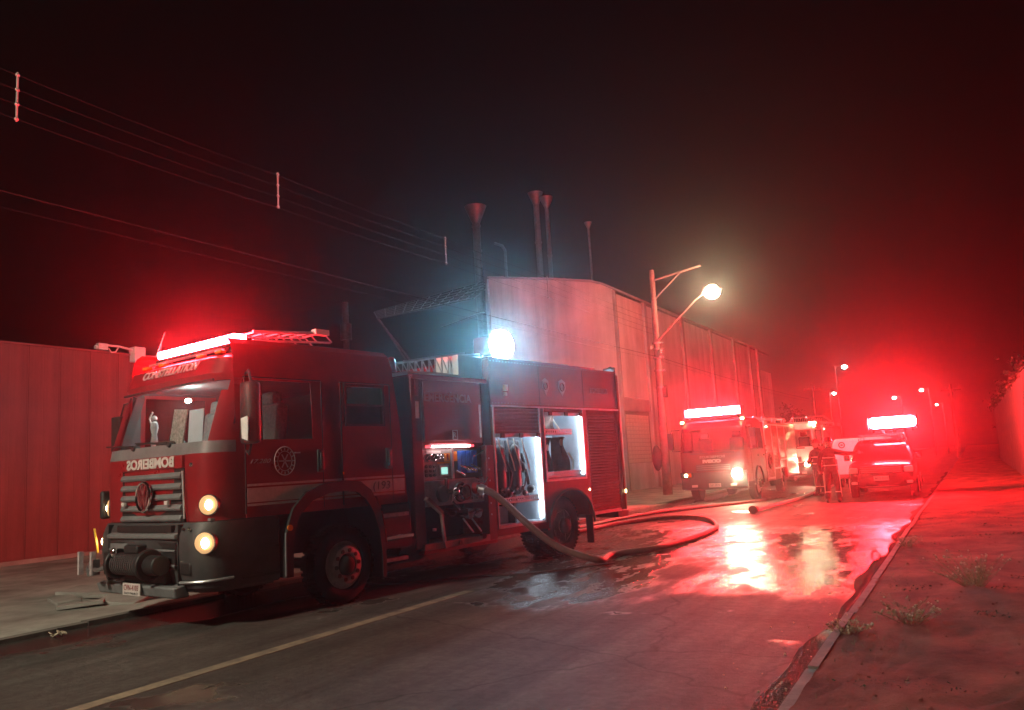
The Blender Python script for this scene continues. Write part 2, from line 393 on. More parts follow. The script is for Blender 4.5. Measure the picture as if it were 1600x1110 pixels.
for i in range(40):
    link_mesh('edge_kerb_stone', me, ek, (-1.13+random.uniform(-.012, .012), -2+2*i, random.uniform(-.015, .006)), (0, random.uniform(-.05, .05), random.uniform(-.006, .006)))
# running water in the right gutter
bm = bmesh.new(); L = []
for j in range(150):
    y = 2+j*0.3
    w = 0.15+0.05*math.sin(y*1.3)+0.03*math.sin(y*3.7+1)
    L.append([bm.verts.new((-1.168-w*(1-k/6), y, 0.008+random.uniform(0, .0022)*(0 < k < 6))) for k in range(7)])
for a, b in zip(L, L[1:]):
    for k in range(6): bm.faces.new((a[k], a[k+1], b[k+1], b[k]))
w_ = MB(); w_.bm.free(); w_.bm = bm
struct(w_.build('gutter_water', 'water'))
# worn centre line
struct(MB().box(-5.92, -5.77, -20, 9.0, 0.0, 0.004).build('road_line', 'line'))
# gravel and grit washed along the gutter
gm = MB()
for k in range(130):
    y = 3+22*random.random()**1.3; x = random.gauss(-1.45, 0.16)
    s = random.uniform(.005, .014)
    gm.obox((min(-1.24, x), y, s*.4), (s, s*random.uniform(.7, 1.5), s*.8), (random.random(), random.random(), random.random()*3))
tag(gm.build('gutter_gravel', 'litter', smooth=False), 'grit and pebbles washed along the right gutter', 'gravel', kind='stuff')

# broken slabs at the left kerb
t = thing('broken_slab', 'cracked concrete drain slabs tilted in front of the first fire engine', 'broken slab', (-10.6, 7.3, 0.05))
for k, (x, y, w, d, rz, ry) in enumerate(((-1.1, .4, .9, .5, .25, .05), (-.3, .15, .7, .45, -.1, -.07), (.35, -.1, .6, .5, .4, .09), (.1, -.55, .55, .35, .9, -.05), (-.6, -.35, .5, .3, -.3, .06))):
    MB().obox((x, y, .035), (w, d, .05), (ry, ry*.8, rz)).build('slab_piece', 'concrete', t, bevel=.006)
MB().prism([(-1.5, .75), (-.2, .6), (.7, .25), (.6, -.2), (-.4, .1), (-1.2, .45)], 'z', 0.001, 0.006).build('drain_hole_dark', 'black', t)  # flat black sheet painted as the shade inside the open drain

def litter(x, y, z, s, label, m='litter'):
    b = MB()
    for k in range(5):
        b.obox((x+random.uniform(-s, s), y+random.uniform(-s, s), z+s*.25+random.uniform(0, s*.3)), (s*1.2, s*.7, s*.12), (random.uniform(-.6, .6), random.uniform(-.6, .6), random.random()*3))
    tag(b.build('litter', m, smooth=False), label, 'litter')
litter(-8.95, 5.5, 0.004, .07, 'crumpled pale litter lying in the left gutter')
b = MB(); b.ball((-1.31, 12.05, .075), .07, (1, 1, 1.1)).cyl((-1.31, 12.05, .13), (-1.31, 12.05, .2), .03, .022)
tag(b.build('plastic_bottle', glass('clear plastic', (.9, .9, .9), .08)), 'clear plastic bottle lying in the right gutter water', 'bottle')

# weeds
def weed(x, y, n, h, spread, label, m='grass'):
    t = thing('weed', label, 'weed', (x, y, verge_z(x, y)-.015))
    b = MB(); hb = MB()
    for k in range(n):
        a = random.random()*2*PI; r = spread*math.sqrt(random.random()); hh = h*random.uniform(.35, 1)
        p0 = Vector((math.cos(a)*r*.2, math.sin(a)*r*.2, 0)); p2 = Vector((math.cos(a)*r, math.sin(a)*r, hh))
        p1 = p0.lerp(p2, .5)+Vector((random.uniform(-.04, .04), random.uniform(-.04, .04), hh*.12))
        b.tube([p0, p1, p2], [.0028, .002, .0012], 3)
        for q in range(7):
            f = random.uniform(.15, 1); c = p0.lerp(p1, f*2) if f < .5 else p1.lerp(p2, f*2-1)
            s = random.uniform(.008, .022); d = Vector((random.gauss(0, 1), random.gauss(0, 1), random.gauss(0, .6))).normalized()*s*1.7
            e = Vector((random.gauss(0, 1), random.gauss(0, 1), random.gauss(0, 1))).normalized()*s*.5
            b.bm.faces.new([b.bm.verts.new(v) for v in (c, c+d*.5+e, c+d, c+d*.5-e)])
        if random.random() < .6: hb.ball(p2, random.uniform(.006, .012), (1, 1, 1), 5)
    b.build('stems', m, t, smooth=False); hb.build('seed_heads', 'litter', t)['kind'] = 'stuff'
    return t
weed(-0.15, 9.6, 70, .36, .45, 'tallest scraggly weed with pale seed heads on the right verge')
weed(-0.62, 7.7, 40, .24, .32, 'thin low weed on the verge nearer than the tall one')
weed(-1.02, 13.2, 34, .18, .26, 'small weed clump growing at the gutter edge, farther up the kerb')
weed(-1.05, 7.2, 34, .12, .22, 'low weed mat hanging over the kerb nearest us')
gm = MB()
for c in range(46):
    cy = 2.5+17*random.random()**1.3; cx = random.uniform(-1.0, 3.2); rx, ry = random.uniform(.12, .5), random.uniform(.06, .2)
    for k in range(90):
        a = random.random()*2*PI; r = math.sqrt(random.random()); x = max(-1.06, cx+rx*r*math.cos(a)); y = cy+ry*r*math.sin(a)
        s = random.uniform(.006, .02); z = verge_z(x, y)+random.uniform(-.005, .03)
        d = Vector((random.gauss(0, 1), random.gauss(0, 1), random.gauss(0, .5))).normalized()*s*1.6; e = Vector((random.gauss(0, 1), random.gauss(0, 1), random.gauss(0, .4))).normalized()*s*.6
        p = Vector((x, y, z)); gm.bm.faces.new([gm.bm.verts.new(v) for v in (p, p+d*.5+e, p+d, p+d*.5-e)])
tag(gm.build('ground_cover', 'leaf', smooth=False), 'low dark creeping plants in patches on the dirt verge', 'ground cover', kind='stuff')
gm = MB()
for k in range(3800):
    y = 1.5+26*random.random()**1.6; x = random.uniform(-1.05, 3.8) if random.random() < .5 else -1.06+abs(random.gauss(0, .25))
    if math.sin(x*2.1+y*1.3)+math.sin(y*.7-x) < -.1 and random.random() < .8: continue
    z = verge_z(x, y)-.01; a = random.random()*2*PI; h = random.uniform(.01, .05); w = random.uniform(.002, .005)
    dx, dy = math.cos(a)*w, math.sin(a)*w
    gm.bm.faces.new([gm.bm.verts.new(q) for q in ((x-dx, y-dy, z), (x+dx, y+dy, z), (x+random.uniform(-.04, .04), y+random.uniform(-.04, .04), z+h))])
tag(gm.build('verge_grass', 'grass', smooth=False), 'sparse dry grass tufts scattered over the dirt verge', 'grass', kind='stuff')
gm = MB()
for k in range(700):
    y = random.uniform(2, 14) if random.random() < .7 else random.uniform(14, 28)
    x = random.uniform(-1.0, 3.5); s = random.uniform(.004, .017)
    gm.obox((x, y, verge_z(x, y)+s*.2), (s, s*1.3, s*.8), (random.random(), random.random(), random.random()*3))
tag(gm.build('verge_stones', 'dirt', smooth=False), 'small stones and clods on the dirt verge', 'stones', kind='stuff')

# ------------------------------------------------------------------ steel wall on the left
t = thing('steel_wall', 'long corrugated steel wall on the left behind the pavement', 'wall', (-18.7, 0, 0))
def cladding(w, h):
    b = MB(); b.prism([(0, .003), (.03, .003), (.034, .012), (w*.5-.01, .012), (w*.5, .009), (w*.5+.01, .012), (w-.034, .012), (w-.03, .003), (w-.004, .003), (w-.004, -.03), (0, -.03)], 'z', .04, h)
    for v in b.bm.verts: v.co.x, v.co.y = v.co.y, v.co.x
    return b
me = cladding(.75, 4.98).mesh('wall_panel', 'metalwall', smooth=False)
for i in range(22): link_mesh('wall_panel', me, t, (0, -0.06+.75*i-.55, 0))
MB().box(-.25, -.06, -.7, 16, 0, 4.95).build('wall_back', 'roof', t)
MB().box(-.28, .05, -.72, 16, 4.98, 5.03).build('coping', 'metalwall', t)
MB().box(-.1, .10, -.7, 16, .02, .14).build('plinth', 'concrete', t)
t = thing('security_camera', 'white security camera on an arm above the steel wall', 'camera', (-18.6, 13.4, 0))
MB().cyl((0, 0, 3.4), (0, 0, 4.85), .045).build('post', 'white', t)
MB().box(-.12, .12, -.16, .16, 4.80, 5.2).build('junction_box', 'white', t, bevel=.02)
MB().tube([(0, -.15, 5.12), (0, -.5, 5.17), (0, -.92, 5.17)], .03).build('arm', 'white', t)
b = MB(); b.box(-.06, .06, -1.12, -.86, 5.04, 5.2); b.cyl((.0, -1.12, 5.1), (0, -1.18, 5.09), .05)
b.build('camera_head', 'white', t, bevel=.01)
MB().tube([(0, -.55, 5.14), (0, -.62, 5.02), (0, -.74, 5.0), (0, -.82, 5.1)], .018).build('cable_loop', 'white', t)

# ------------------------------------------------------------------ warehouse
XS = -14.6
bays = [36.7, 41.0, 47.5, 53.7, 59.8, 64.7, 67.4]
t = thing('warehouse', 'tall pale warehouse with vertical columns along the pavement, its end wall facing us', 'building', (0, 0, 0))
prof = [(-14.6, 9.95), (-15.1, 10.25), (-15.7, 10.47), (-17.9, 10.95), (-21.6, 11.66)]
MB().prism([(-14.6, 0)] + prof + [(-21.6, 0)], 'y', 36.7, 36.95).build('end_wall', 'wallwhite', t, smooth=False)
MB().prism(prof + [(-21.6, 11.5), (-17.9, 10.8), (-15.7, 10.3), (-14.6, 9.8)], 'y', 36.96, 72.6).build('roof', 'roof', t, smooth=False)
b = MB(); b.prism([(-14.55, 9.96), (-15.1, 10.27), (-15.7, 10.49), (-17.9, 10.97), (-21.62, 11.68), (-21.62, 11.78), (-17.9, 11.07), (-15.7, 10.59), (-15.1, 10.37), (-14.55, 10.06)], 'y', 36.62, 36.98)
b.build('verge_flashing', 'pilaster', t, smooth=False)
MB().box(-21.72, -21.58, 36.55, 36.99, 0, 11.6).build('corner_trim', 'galv', t)
MB().box(-22, -21.7, 37, 72.6, 0, 11.2).build('side_wall', 'wallwhite', t)
for i in range(6):
    y0, y1 = bays[i]+.2, bays[i+1]-.2
    if i == 0:
        MB().box(XS-.22, XS, y0, y1, 4.62, 9.93).build('wall_panel', 'wallwhite', t)
        MB().box(XS-.22, XS-.02, y0, y1, 0, 1.35).build('wall_panel', 'wallwhite', t)
        MB().box(XS-.20, XS-.05, y0, y1, 1.36, 4.61).build('infill_mortar', 'mortar', t)
        MB().box(XS-.06, XS+.03, y0, y1, 3.95, 4.60).build('lintel', 'pilaster', t)
        me = MB().box(-.05, .0, .006, .39, .006, .19).mesh('block', 'block', smooth=False)
        r = 0; z = 1.37
        while z+.2 < 3.96:
            y = y0+(.02 if r % 2 else .0)
            k = 0
            while y+.4 <= y1+.02:
                link_mesh('block', me, t, (XS+random.uniform(-.012, .006), y, z)); y += .4
            z += .2; r += 1
    else:
        MB().box(XS-.22, XS, y0, y1, 0, 9.93-.0).build('wall_panel', 'wallwhite', t)
for i, y in enumerate(bays):
    MB().box(XS-.25, XS+.16, y-.2+(.22 if i == 0 else 0), y+.2, 0, 9.9).build('pilaster', 'pilaster', t, bevel=.02)
MB().box(XS-.3, XS+.05, 36.99, 67.6, 9.94, 10.05).build('parapet_cap', 'pilaster', t)
MB().box(XS-.22, XS-.03, 67.6, 72.7, 0, 8.3).build('low_bay_wall', 'wallwhite', t)

# lower dark hall with lattice canopy, behind the first fire engine
t = thing('factory_hall', 'low dark factory hall behind the first fire engine', 'building', (0, 0, 0))
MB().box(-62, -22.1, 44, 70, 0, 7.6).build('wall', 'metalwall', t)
MB().box(-62.3, -22.05, 43.7, 70.3, 7.62, 7.9).build('roof', 'roof', t)
t = thing('steel_canopy', 'steel lattice canopy frame fixed to the warehouse corner', 'canopy', (0, 0, 0))
P0, P1 = Vector((-31.0, 38.6, 11.45)), Vector((-21.75, 38.6, 12.15))
Q0, Q1 = Vector((-29.8, 37.4, 10.72)), Vector((-23.0, 37.4, 10.9))
for k in range(6):
    f = k/5
    MB().tube([P0.lerp(Q0, f), P1.lerp(Q1, f)], .045, 6).build('purlin', 'galv', t)
for k in range(12):
    f = k/11
    a, c = P0.lerp(P1, f), Q0.lerp(Q1, f)
    MB().tube([a, c], .03, 6).build('rafter', 'galv', t)
for q in (P0, Q0): MB().tube([q, (q.x+.2, q.y+4, 7.6)], .06, 6).build('strut', 'galv', t)
MB().tube([(-25.2, 37.2, 9.5), (-21.7, 37.2, 10.1)], .05, 6).build('tie_bar', 'galv', t)

# chimney stacks
def stack(x, y, z0, z1, r, label, cone=None, hood=None, steps=()):
    t = thing('chimney_stack', label, 'chimney', (x, y, 0), group='exhaust stacks above the factory roofs')
    MB().cyl((0, 0, z0), (0, 0, z1), r, seg=16).build('pipe', 'galv', t)
    for z in steps: MB().cyl((0, 0, z), (0, 0, z+.12), r*1.18, seg=16).build('collar', 'galv', t)
    if cone:
        b = MB(); b.lathe([(r*1.05, z1-.02), (cone*1.0, z1+cone*1.5), (cone*.96, z1+cone*1.5), (r*.9, z1)], (0, 0, 0), 'z', 20)
        b.build('flared_top', 'galv', t)
    if hood:
        MB().tube([(0, 0, z1-.2), (0, 0, z1+.1), (-.2, 0, z1+.45), (-.75, 0, z1+.72)], r*1.05, 10).build('bent_top', 'galv', t)
    return t
stack(-22.62, 45, 9, 18.2, .19, 'left one of the two tall paired stacks with flared top', .5, steps=(13.2, 15.6))
stack(-21.87, 45, 9, 17.8, .13, 'right one of the two tall paired stacks with flared top', .46, steps=(14.6,))
stack(-19.1, 45, 9, 15.9, .07, 'slender lone stack with small flared top, rightmost on the roof', .25)
stack(-25.1, 45, 7.5, 15.5, .09, 'short stack with a bent hooked top', hood=True)
stack(-27.2, 45, 7.5, 17.9, .26, 'stepped stack with flared top behind the floodlight beam', .75, steps=(15.9, 17.6))
stack(-38.8, 45, 7.5, 14.2, .22, 'short fat vent pipe behind the first cab roof', steps=(13.2,)).children[0]
b = MB(); b.cyl((-38.8, 45, 11.4), (-38.8, 45, 12.6), .42, seg=18)
o = b.build('vent_housing', 'galv', bpy.data.objects['chimney_stack.005']); o.location = (38.8, -45, 0)

# ------------------------------------------------------------------ pole, lamp, cables
def pole(y, label, lens, x=-11.0, bag=True):
    t = thing('utility_pole', label, 'utility pole', (x, y, 0), group='concrete utility poles along the pavement')
    MB().cyl((0, 0, 0), (.1, 0, 9.4), .2, .11, 12).build('shaft', 'pole', t)
    MB().tube([(.1, -.02, 8.95), (2.2, -.02, 9.24)], .05, 6).build('crossarm', 'pole', t)
    MB().tube([(.1, -.02, 8.1), (1.3, -.02, 9.08)], .035, 6).build('arm_brace', 'pole', t)
    a = MB().tube([(.1, -.1, 6.3), (.9, -.1, 7.0), (1.9, -.1, 7.85), (2.3, -.1, 8.1)], .045, 8).build('lamp_arm', 'pole', t)
    b = MB(); b.prism([(2.2, 8.05), (2.3, 8.25), (2.6, 8.3), (2.95, 8.2), (3.0, 8.12), (2.6, 8.1)], 'y', -.26, .06)
    h = b.build('lamp_head', 'grey', t, bevel=.02)
    MB().ball((2.60, -.1, 8.06), .30, (1.05, 1.0, .9), 16).build('lens', lens, h)
    for k, z in enumerate((4.4, 5.1, 5.65, 6.0, 6.25)):
        c = MB(); c.cyl((.06, 0, z), (.06, 0, z+.07), .2, seg=12); c.box(.15, .34, -.05, .05, z-.03, z+.06)
        c.build('clamp', 'galv', t)
    for k, (dx, dz) in enumerate(((.2, 5.75), (-.12, 6.1), (.28, 5.9))):
        MB().lathe([(.03, -.1), (.07, -.08), (.04, -.02), (.075, 0), (.04, .05), (.03, .1)], (dx, -.2, dz), 'z', 10).build('insulator', 'insul', t)
    MB().box(.1, .32, -.1, .12, 4.0, 4.5).build('cable_box', 'dgrey', t, bevel=.02)
    return t
pole(32.1, 'concrete pole with lit street lamp in front of the warehouse columns', 'street')
pole(-3.5, 'concrete pole with lit street lamp behind the camera position', 'streetnear')
b = MB(); b.ball((-11.28, 31.95, 1.55), .28, (.7, .8, 1.9), 12)
tag(b.build('hanging_bag', 'cloth'), 'dark bulging bag hanging on the pole by the warehouse', 'bag')

def cable(name, pts, r, label, sag=0.0, seg=5):
    out = []
    for a, c in zip(pts, pts[1:]):
        a, c = Vector(a), Vector(c)
        for k in range(10):
            f = k/10; p = a.lerp(c, f); p.z -= sag*4*f*(1-f); out.append(p)
    out.append(Vector(pts[-1]))
    return tag(MB().tube(out, r, seg).build(name, 'wire'), label, 'cable')
for k, nm in enumerate(('lowest', 'second from the bottom', 'third from the bottom', 'topmost')):
    z = 6.45+.205*k
    cable('power_cable', [(-10.4, -14, z+.1), (-10.4, 5.7, z), (-10.4, 10.33, z-.02), (-10.4, 15.73, z-.01), (-10.4, 21.1, z), (-10.75, 32.0, z+.1)], .0035, '%s of the four power cables held by pale spacers' % nm, .03)
for (y, lb) in ((5.7, 'pale cable spacer nearest us, at the upper left'), (10.33, 'pale cable spacer above the first cab'), (15.73, 'pale cable spacer left of the stacks'), (21.1, 'pale cable spacer in front of the warehouse end wall')):
    t = thing('cable_spacer', lb, 'cable spacer', (-10.4, y, 0), group='spacers on the power cables')
    MB().tube([(0, 0, 6.42), (0, 0, 7.1)], .015, 8).build('rod', 'insul', t)
    for k in range(4): MB().ball((0, 0, 6.45+.205*k), .026, (1, 1.2, 1), 8).build('clip', 'insul', t)
cable('telephone_cable', [(-10.9, -14, 5.75), (-10.9, 32, 5.7), (-10.9, 68, 5.5)], .007, 'dark telephone cable crossing the warehouse wall below the power cables', .12)
cable('telephone_cable', [(-10.85, -14, 5.5), (-10.85, 32, 5.55), (-10.85, 68, 5.3)], .003, 'thin telephone cable just under the thick dark one', .16)

# ------------------------------------------------------------------ right wall
t = thing('sheet_wall', 'tall ribbed sheet wall on the far right edge', 'wall', (1.5, 0, 0))
for i in range(24):
    y = 24+i*1.6; h = 3.45+random.uniform(-.06, .1)+.02*math.sin(i)
    b = MB(); pts = []
    for k in range(9): pts.append((y+k*.2, .02 if k % 2 else 0))
    A = [b.bm.verts.new((-p[1], p[0], 0)) for p in pts]; B = [b.bm.verts.new((-p[1], p[0], h)) for p in pts]
    for k in range(8): b.bm.faces.new((A[k], A[k+1], B[k+1], B[k]))
    b.build('sheet', 'darksheet', t, smooth=False)
MB().box(.06, .22, 24, 62.4, 0, 3.3).build('wall_back', 'concrete', t)

# creeper growing over the top of the right wall
gm = MB()
for k in range(2600):
    y = random.uniform(25, 62); c = math.sin(y*1.9)+math.sin(y*.83+2)
    x = 1.75+random.gauss(0, .25); z = 3.45+abs(random.gauss(0, .16+.14*max(0, c)))-.1
    s = random.uniform(.04, .1)
    v = [gm.bm.verts.new((x+random.uniform(-s, s), y+random.uniform(-s, s), z+random.uniform(-s, s))) for _ in range(4)]
    gm.bm.faces.new(v[:3]); gm.bm.faces.new(v[1:])
tag(gm.build('creeper', 'leaf', smooth=False), 'dark ragged creeper along the top of the right wall', 'creeper')

# ------------------------------------------------------------------ far street lamps and trees
def far_lamp(x, y, z, label, arm=-.8, r=.16):
    t = thing('street_lamp', label, 'street lamp', (x, y, 0), group='small distant street lamps')
    MB().cyl((arm, 0, -.2), (arm, 0, z+.25), .12, .07, 8).build('post', 'galv', t)
    MB().tube([(arm, 0, z+.1), (0, 0, z+.15)], .05, 6).build('arm', 'galv', t)
    MB().ball((0, 0, z), r, (1, 1, .7), 8).build('lens', 'farlamp', t)
far_lamp(-11.8, 100, 10.7, 'highest of the distant street lamps, above the parked white van', -1.0, .3)
far_lamp(-10.6, 80, 6.5, 'distant lamp on a pale pole between the trucks and the car', -.4, .16)
far_lamp(-7.0, 100, 6.65, 'distant lamp just above the left end of the car light bar', .7, .2)
far_lamp(-4.2, 100, 7.25, 'distant lamp above the right end of the car light bar', .7, .2)
far_lamp(-2.9, 100, 5.5, 'faint lowest distant lamp right of the car light bar', .6, .13)
def far_pole(x, y, z, label):
    t = thing('bare_pole', label, 'pole', (x, y, 0), group='bare poles far up the street')
    MB().cyl((0, 0, -.2), (0, 0, z), .17, .11, 8).build('shaft', 'pole', t)
    MB().box(-.8, .8, -.05, .05, z-.6, z-.45).build('crossarm', 'pole', t)
    for k in (-.7, -.3, .3, .7): MB().cyl((k, 0, z-.45), (k, 0, z-.25), .05).build('insulator', 'insul', t)
far_pole(-12.45, 80, 7.6, 'bare pole behind the second fire engine')
far_pole(-1.1, 80, 6.4, 'bare pole with crossarm right of the car')
def far_tree(x, y, h, w, label):
    t = thing('tree', label, 'tree', (x, y, 0), group='dark trees at the end of the street')
    MB().tube([(0, 0, -.2), (.1, 0, h*.3), (0, .1, h*.55)], [.22, .17, .08], 7).build('trunk', 'pole', t)
    b = MB()
    cl = [(random.gauss(0, w*.4), random.gauss(0, w*.4), h*random.uniform(.4, .95), random.uniform(.25, .5)*w) for _ in range(14)]
    for k in range(700):
        c = random.choice(cl); d = Vector((random.gauss(0, 1), random.gauss(0, 1), random.gauss(0, .8))).normalized()*c[3]*random.uniform(.6, 1.05)
        p = Vector(c[:3])+d; s = random.uniform(.1, .24)
        v = [b.bm.verts.new(p+Vector((random.uniform(-s, s), random.uniform(-s, s), random.uniform(-s, s)))) for _ in range(4)]
        b.bm.faces.new(v[:3]); b.bm.faces.new(v[1:])
    b.build('crown', 'leaf', t, smooth=False)
far_tree(4.5, 84, 5.6, 2.6, 'dark tree behind the bare pole on the right')
far_tree(-17.5, 96, 6.6, 3, 'dark tree beyond the warehouse end')
far_tree(8, 70, 5.2, 2.8, 'dark tree just left of the ribbed wall')
# ------------------------------------------------------------------ fire engines
# local axes of an engine: x = across (0 at the side facing the road, minus = far side), y = towards the rear, z = up
def loft_cab(levels, perim, classify):
    """levels: (z, front y, rear y, side inset, corner radius); perim(level) -> ring of points; faces are sorted by classify(centre)"""
    rings = [perim(*lv) for lv in levels]
    groups = {}
    n = len(rings[0])
    for A, B in zip(rings, rings[1:]):
        for k in range(n):
            q = (A[k], A[(k+1) % n], B[(k+1) % n], B[k])
            c = sum((Vector(p) for p in q), Vector())/4
            groups.setdefault(classify(c, k), []).append(q)
    return groups, rings
def quads_mesh(qs, thick=0, cap=None):
    b = MB()
    for q in qs: b.bm.faces.new([b.bm.verts.new(p) for p in q])
    if cap: b.bm.faces.new([b.bm.verts.new(p) for p in cap])
    bmesh.ops.remove_doubles(b.bm, verts=b.bm.verts, dist=1e-4)
    if thick:
        bmesh.ops.recalc_face_normals(b.bm, faces=b.bm.faces)
        c = sum((v.co for v in b.bm.verts), Vector())/len(b.bm.verts)
        # push outward and rim
        r = bmesh.ops.extrude_face_region(b.bm, geom=list(b.bm.faces))
        vs = [v for v in r['geom'] if isinstance(v, bmesh.types.BMVert)]
        d = Vector((1 if c.x > -1.1 else -1, 0, 0))*thick
        for v in vs: v.co += d
    return b
def perim_fn(W, ys, nf=8, nc=5):
    """ring: near side (ys rear->front), near corner arc, front, far corner arc, far side front->rear"""
    def f(z, yf, yr, s, r):
        P = []
        side = [yr] + [y for y in ys if y < yr-.02]
        for y in side: P.append((-s, y, z))
        for k in range(nc+1):
            a = k/nc*PI/2
            P.append((-s-r+r*math.cos(a), yf+r-r*math.sin(a), z))
        for k in range(1, nf):
            P.append((-s-r+(-(W-2*s-2*r))*k/nf, yf-0.035*math.sin(PI*k/nf), z))
        for k in range(nc+1):
            a = k/nc*PI/2
            P.append((-W+s+r-r*math.sin(a), yf+r-r*math.cos(a), z))
        for y in reversed(side): P.append((-W+s, y, z))
        return P
    return f

def wheel(parent, c, R=.5, w=.28, face=1, rear=False, rimmat='rim'):
    """c = centre of the outer face"""
    x, y, z = c; s = face
    tb = MB()
    prof = [(.30, -w), (R-.05, -w), (R-.01, -w+.03), (R, -w+.07), (R, -.07), (R-.012, -.035), (R-.05, -.008), (R-.13, .0), (.31, -.012), (.29, -.05)]
    tb.lathe([(r, h*s) for r, h in prof], c, 'x', 40)
    o = tb.build('wheel', 'rubber', parent)
    # tread lugs
    lb = MB()
    for k in range(44):
        a = 2*PI*k/44
        for q in (-w*.25, -w*.75):
            lb.obox((x+q*s, y+math.cos(a)*(R+.002), z+math.sin(a)*(R+.002)), (w*.38, .035, .02), (a-PI/2, 0, 0))
    lb.build('tread', 'rubber', o, smooth=False)
    rb = MB()
    if rear:
        rb.lathe([(.29, -.05*s), (.28, -.16*s), (.20, -.19*s), (.17, -.17*s), (.13, -.10*s), (.10, -.02*s), (.0+.02, -.015*s)], c, 'x', 28)
    else:
        rb.lathe([(.29, -.03*s), (.275, -.045*s), (.24, -.01*s), (.225, .03*s), (.215, .035*s), (.14, .035*s), (.135, .02*s), (.13, -.02*s)], c, 'x', 32)
    rb.build('rim', rimmat, o)
    hb = MB(); hb.lathe([(.128, -.02*s), (.125, .03*s), (.10, .06*s), (.05, .075*s), (.02, .078*s)], c, 'x', 20); hb.build('hub_cap', 'rubber', o)
    for k in range(10):
        a = 2*PI*k/10+.1
        cc = (x+(.036 if not rear else -.17)*s, y+math.cos(a)*.178, z+math.sin(a)*.178)
        nb = MB().cyl(cc, (cc[0]+.012*s, cc[1], cc[2]), .026, seg=10); nb.build('wheel_nut', 'black', o)
    return o

def roundlamp(parent, name, c, r, lens, d=(0, -1, 0), rimm='dgrey', core=None):
    c = Vector(c); d = Vector(d).normalized()
    o = MB().cyl(c-d*.05, c+d*.012, r*1.12, r*1.08, 24).build(name, rimm, parent)
    q = d.to_track_quat('Z', 'Y').to_matrix().to_4x4()
    b = MB(); b.lathe([(r, .013), (r*.85, .028), (r*.5, .04), (r*.05, .046)], (0, 0, 0), 'z', 24)
    for v in b.bm.verts: v.co = c + (q @ v.co.to_4d()).to_3d()
    b.build('lens', lens, o)
    if core:
        cc = MB().ball(c+d*.03+Vector((r*.22, 0, 0)), r*.5, (1, .55, 1), 14); cc.build('bulb', core, o)
    return o

def lightbar(parent, x0, x1, y, z, lens, n=6, h=.12, dpt=.16, rnd=.02, gap=.012):
    o = MB().box(x0, x1, y-dpt, y+dpt, z-.05, z-.005).build('light_bar', 'black', parent, bevel=.015)
    w = (x1-x0)/n
    for k in range(n):
        q = MB().box(x0+w*k+gap, x0+w*(k+1)-gap, y-dpt+.02, y+dpt-.02, z, z+h).build('lamp_module', lens, o, bevel=rnd)
        if rnd > .04: q.modifiers['bevel'].segments = 4
    for x in (x0-.025, x1+.025) if rnd > .04 else (): MB().box(x-.02, x+.02, y-dpt-(.10 if rnd > .04 else 0), y+dpt, z-.06, z+h+.01).build('end_cap_baffle', 'black', o, bevel=.008)  # caps lengthened forward to block the bar's sideways light
    for x in (x0+.12, x1-.12): MB().box(x-.03, x+.03, y-.06, y+.06, z-.13, z-.05).build('bracket', 'dgrey', o)
    return o

def shutter(parent, y0, y1, z0, z1, name='roller_shutter', x=0.0, m='shutter', pitch=.052):
    b = MB(); n = max(1, int((z1-z0)/pitch)); p = (z1-z0)/n
    poly = [(-.03, z0)]
    for k in range(n):
        z = z0+p*k
        poly += [(x-.012, z+.001), (x-.002, z+p*.22), (x+.004, z+p*.5), (x-.002, z+p*.78), (x-.012, z+p*.97)]
    poly.append((-.03, z1))
    A = [b.bm.verts.new((q[0], y0, q[1])) for q in poly]; B = [b.bm.verts.new((q[0], y1, q[1])) for q in poly]
    for i in range(len(poly)-1): b.bm.faces.new((A[i], A[i+1], B[i+1], B[i]))
    b.bm.faces.new(A); b.bm.faces.new(B)
    o = b.build(name, m, parent, smooth=False)
    MB().box(x-.02, x+.02, y0+.01, y1-.01, z0-.06, z0-.001).build('bottom_rail', 'alu', o, bevel=.005)
    return o

# ================= first fire engine =================
T1 = thing('fire_engine', 'nearest dark red fire engine with open lit lockers and hose attached to its side', 'fire engine', (-6.93, 7.87, 0), -math.radians(8.359))
T = T1; W = 2.36
ys = [.86, .74, .60, .09, .02, -.30, -.44, -.62, -.9, -1.2, -1.30, -1.38, -1.5]
lv = [(1.16, -1.84, 1.14, 0, .26), (1.30, -1.855, 1.13, 0, .26), (1.55, -1.86, 1.105, 0, .26), (1.75, -1.86, 1.085, 0, .26), (1.90, -1.855, 1.07, 0, .26), (2.03, -1.83, 1.06, 0, .26),
      (2.21, -1.775, 1.045, .004, .25), (2.45, -1.70, 1.02, .012, .24), (2.60, -1.645, 1.005, .02, .23), (2.72, -1.60, .995, .03, .22), (2.76, -1.645, .99, .035, .24), (2.80, -1.675, .985, .04, .26),
      (2.99, -1.60, .98, .05, .30), (3.06, -1.42, .97, .07, .34), (3.15, -1.02, .96, .10, .36), (3.215, -.72, .955, .17, .38), (3.245, -.45, .95, .30, .36)]
def cls1(c, k):
    near, far = c.x > -.12, c.x < -W+.12
    side = near or far
    if 2.03 < c.z < 2.72:
        if c.y < -1.47 and -W+.09 < c.x < -.09: return 'windscreen'
        if side and -1.30 < c.y < -.44: return 'window'
        if side and .09 < c.y < .74 and c.z > 2.2: return 'rear_window'
    if side and c.z < 2.76 and c.z > 1.2:
        if -1.38 < c.y < -.30: return 'front_door'
        if .02 < c.y < .86: return 'rear_door'
    if 1.90 < c.z < 2.03 and c.y < -1.5: return 'cowl'
    return 'body'
G, R_ = loft_cab(lv, perim_fn(W, ys), cls1)
bo = quads_mesh(G['body'], cap=R_[-1]).build('cab', 'red', T, ang=.5)
MB().box(-W+.1, -.1, .80, .97, 1.2, 3.05).build('cab_rear_wall', 'dgrey', bo)
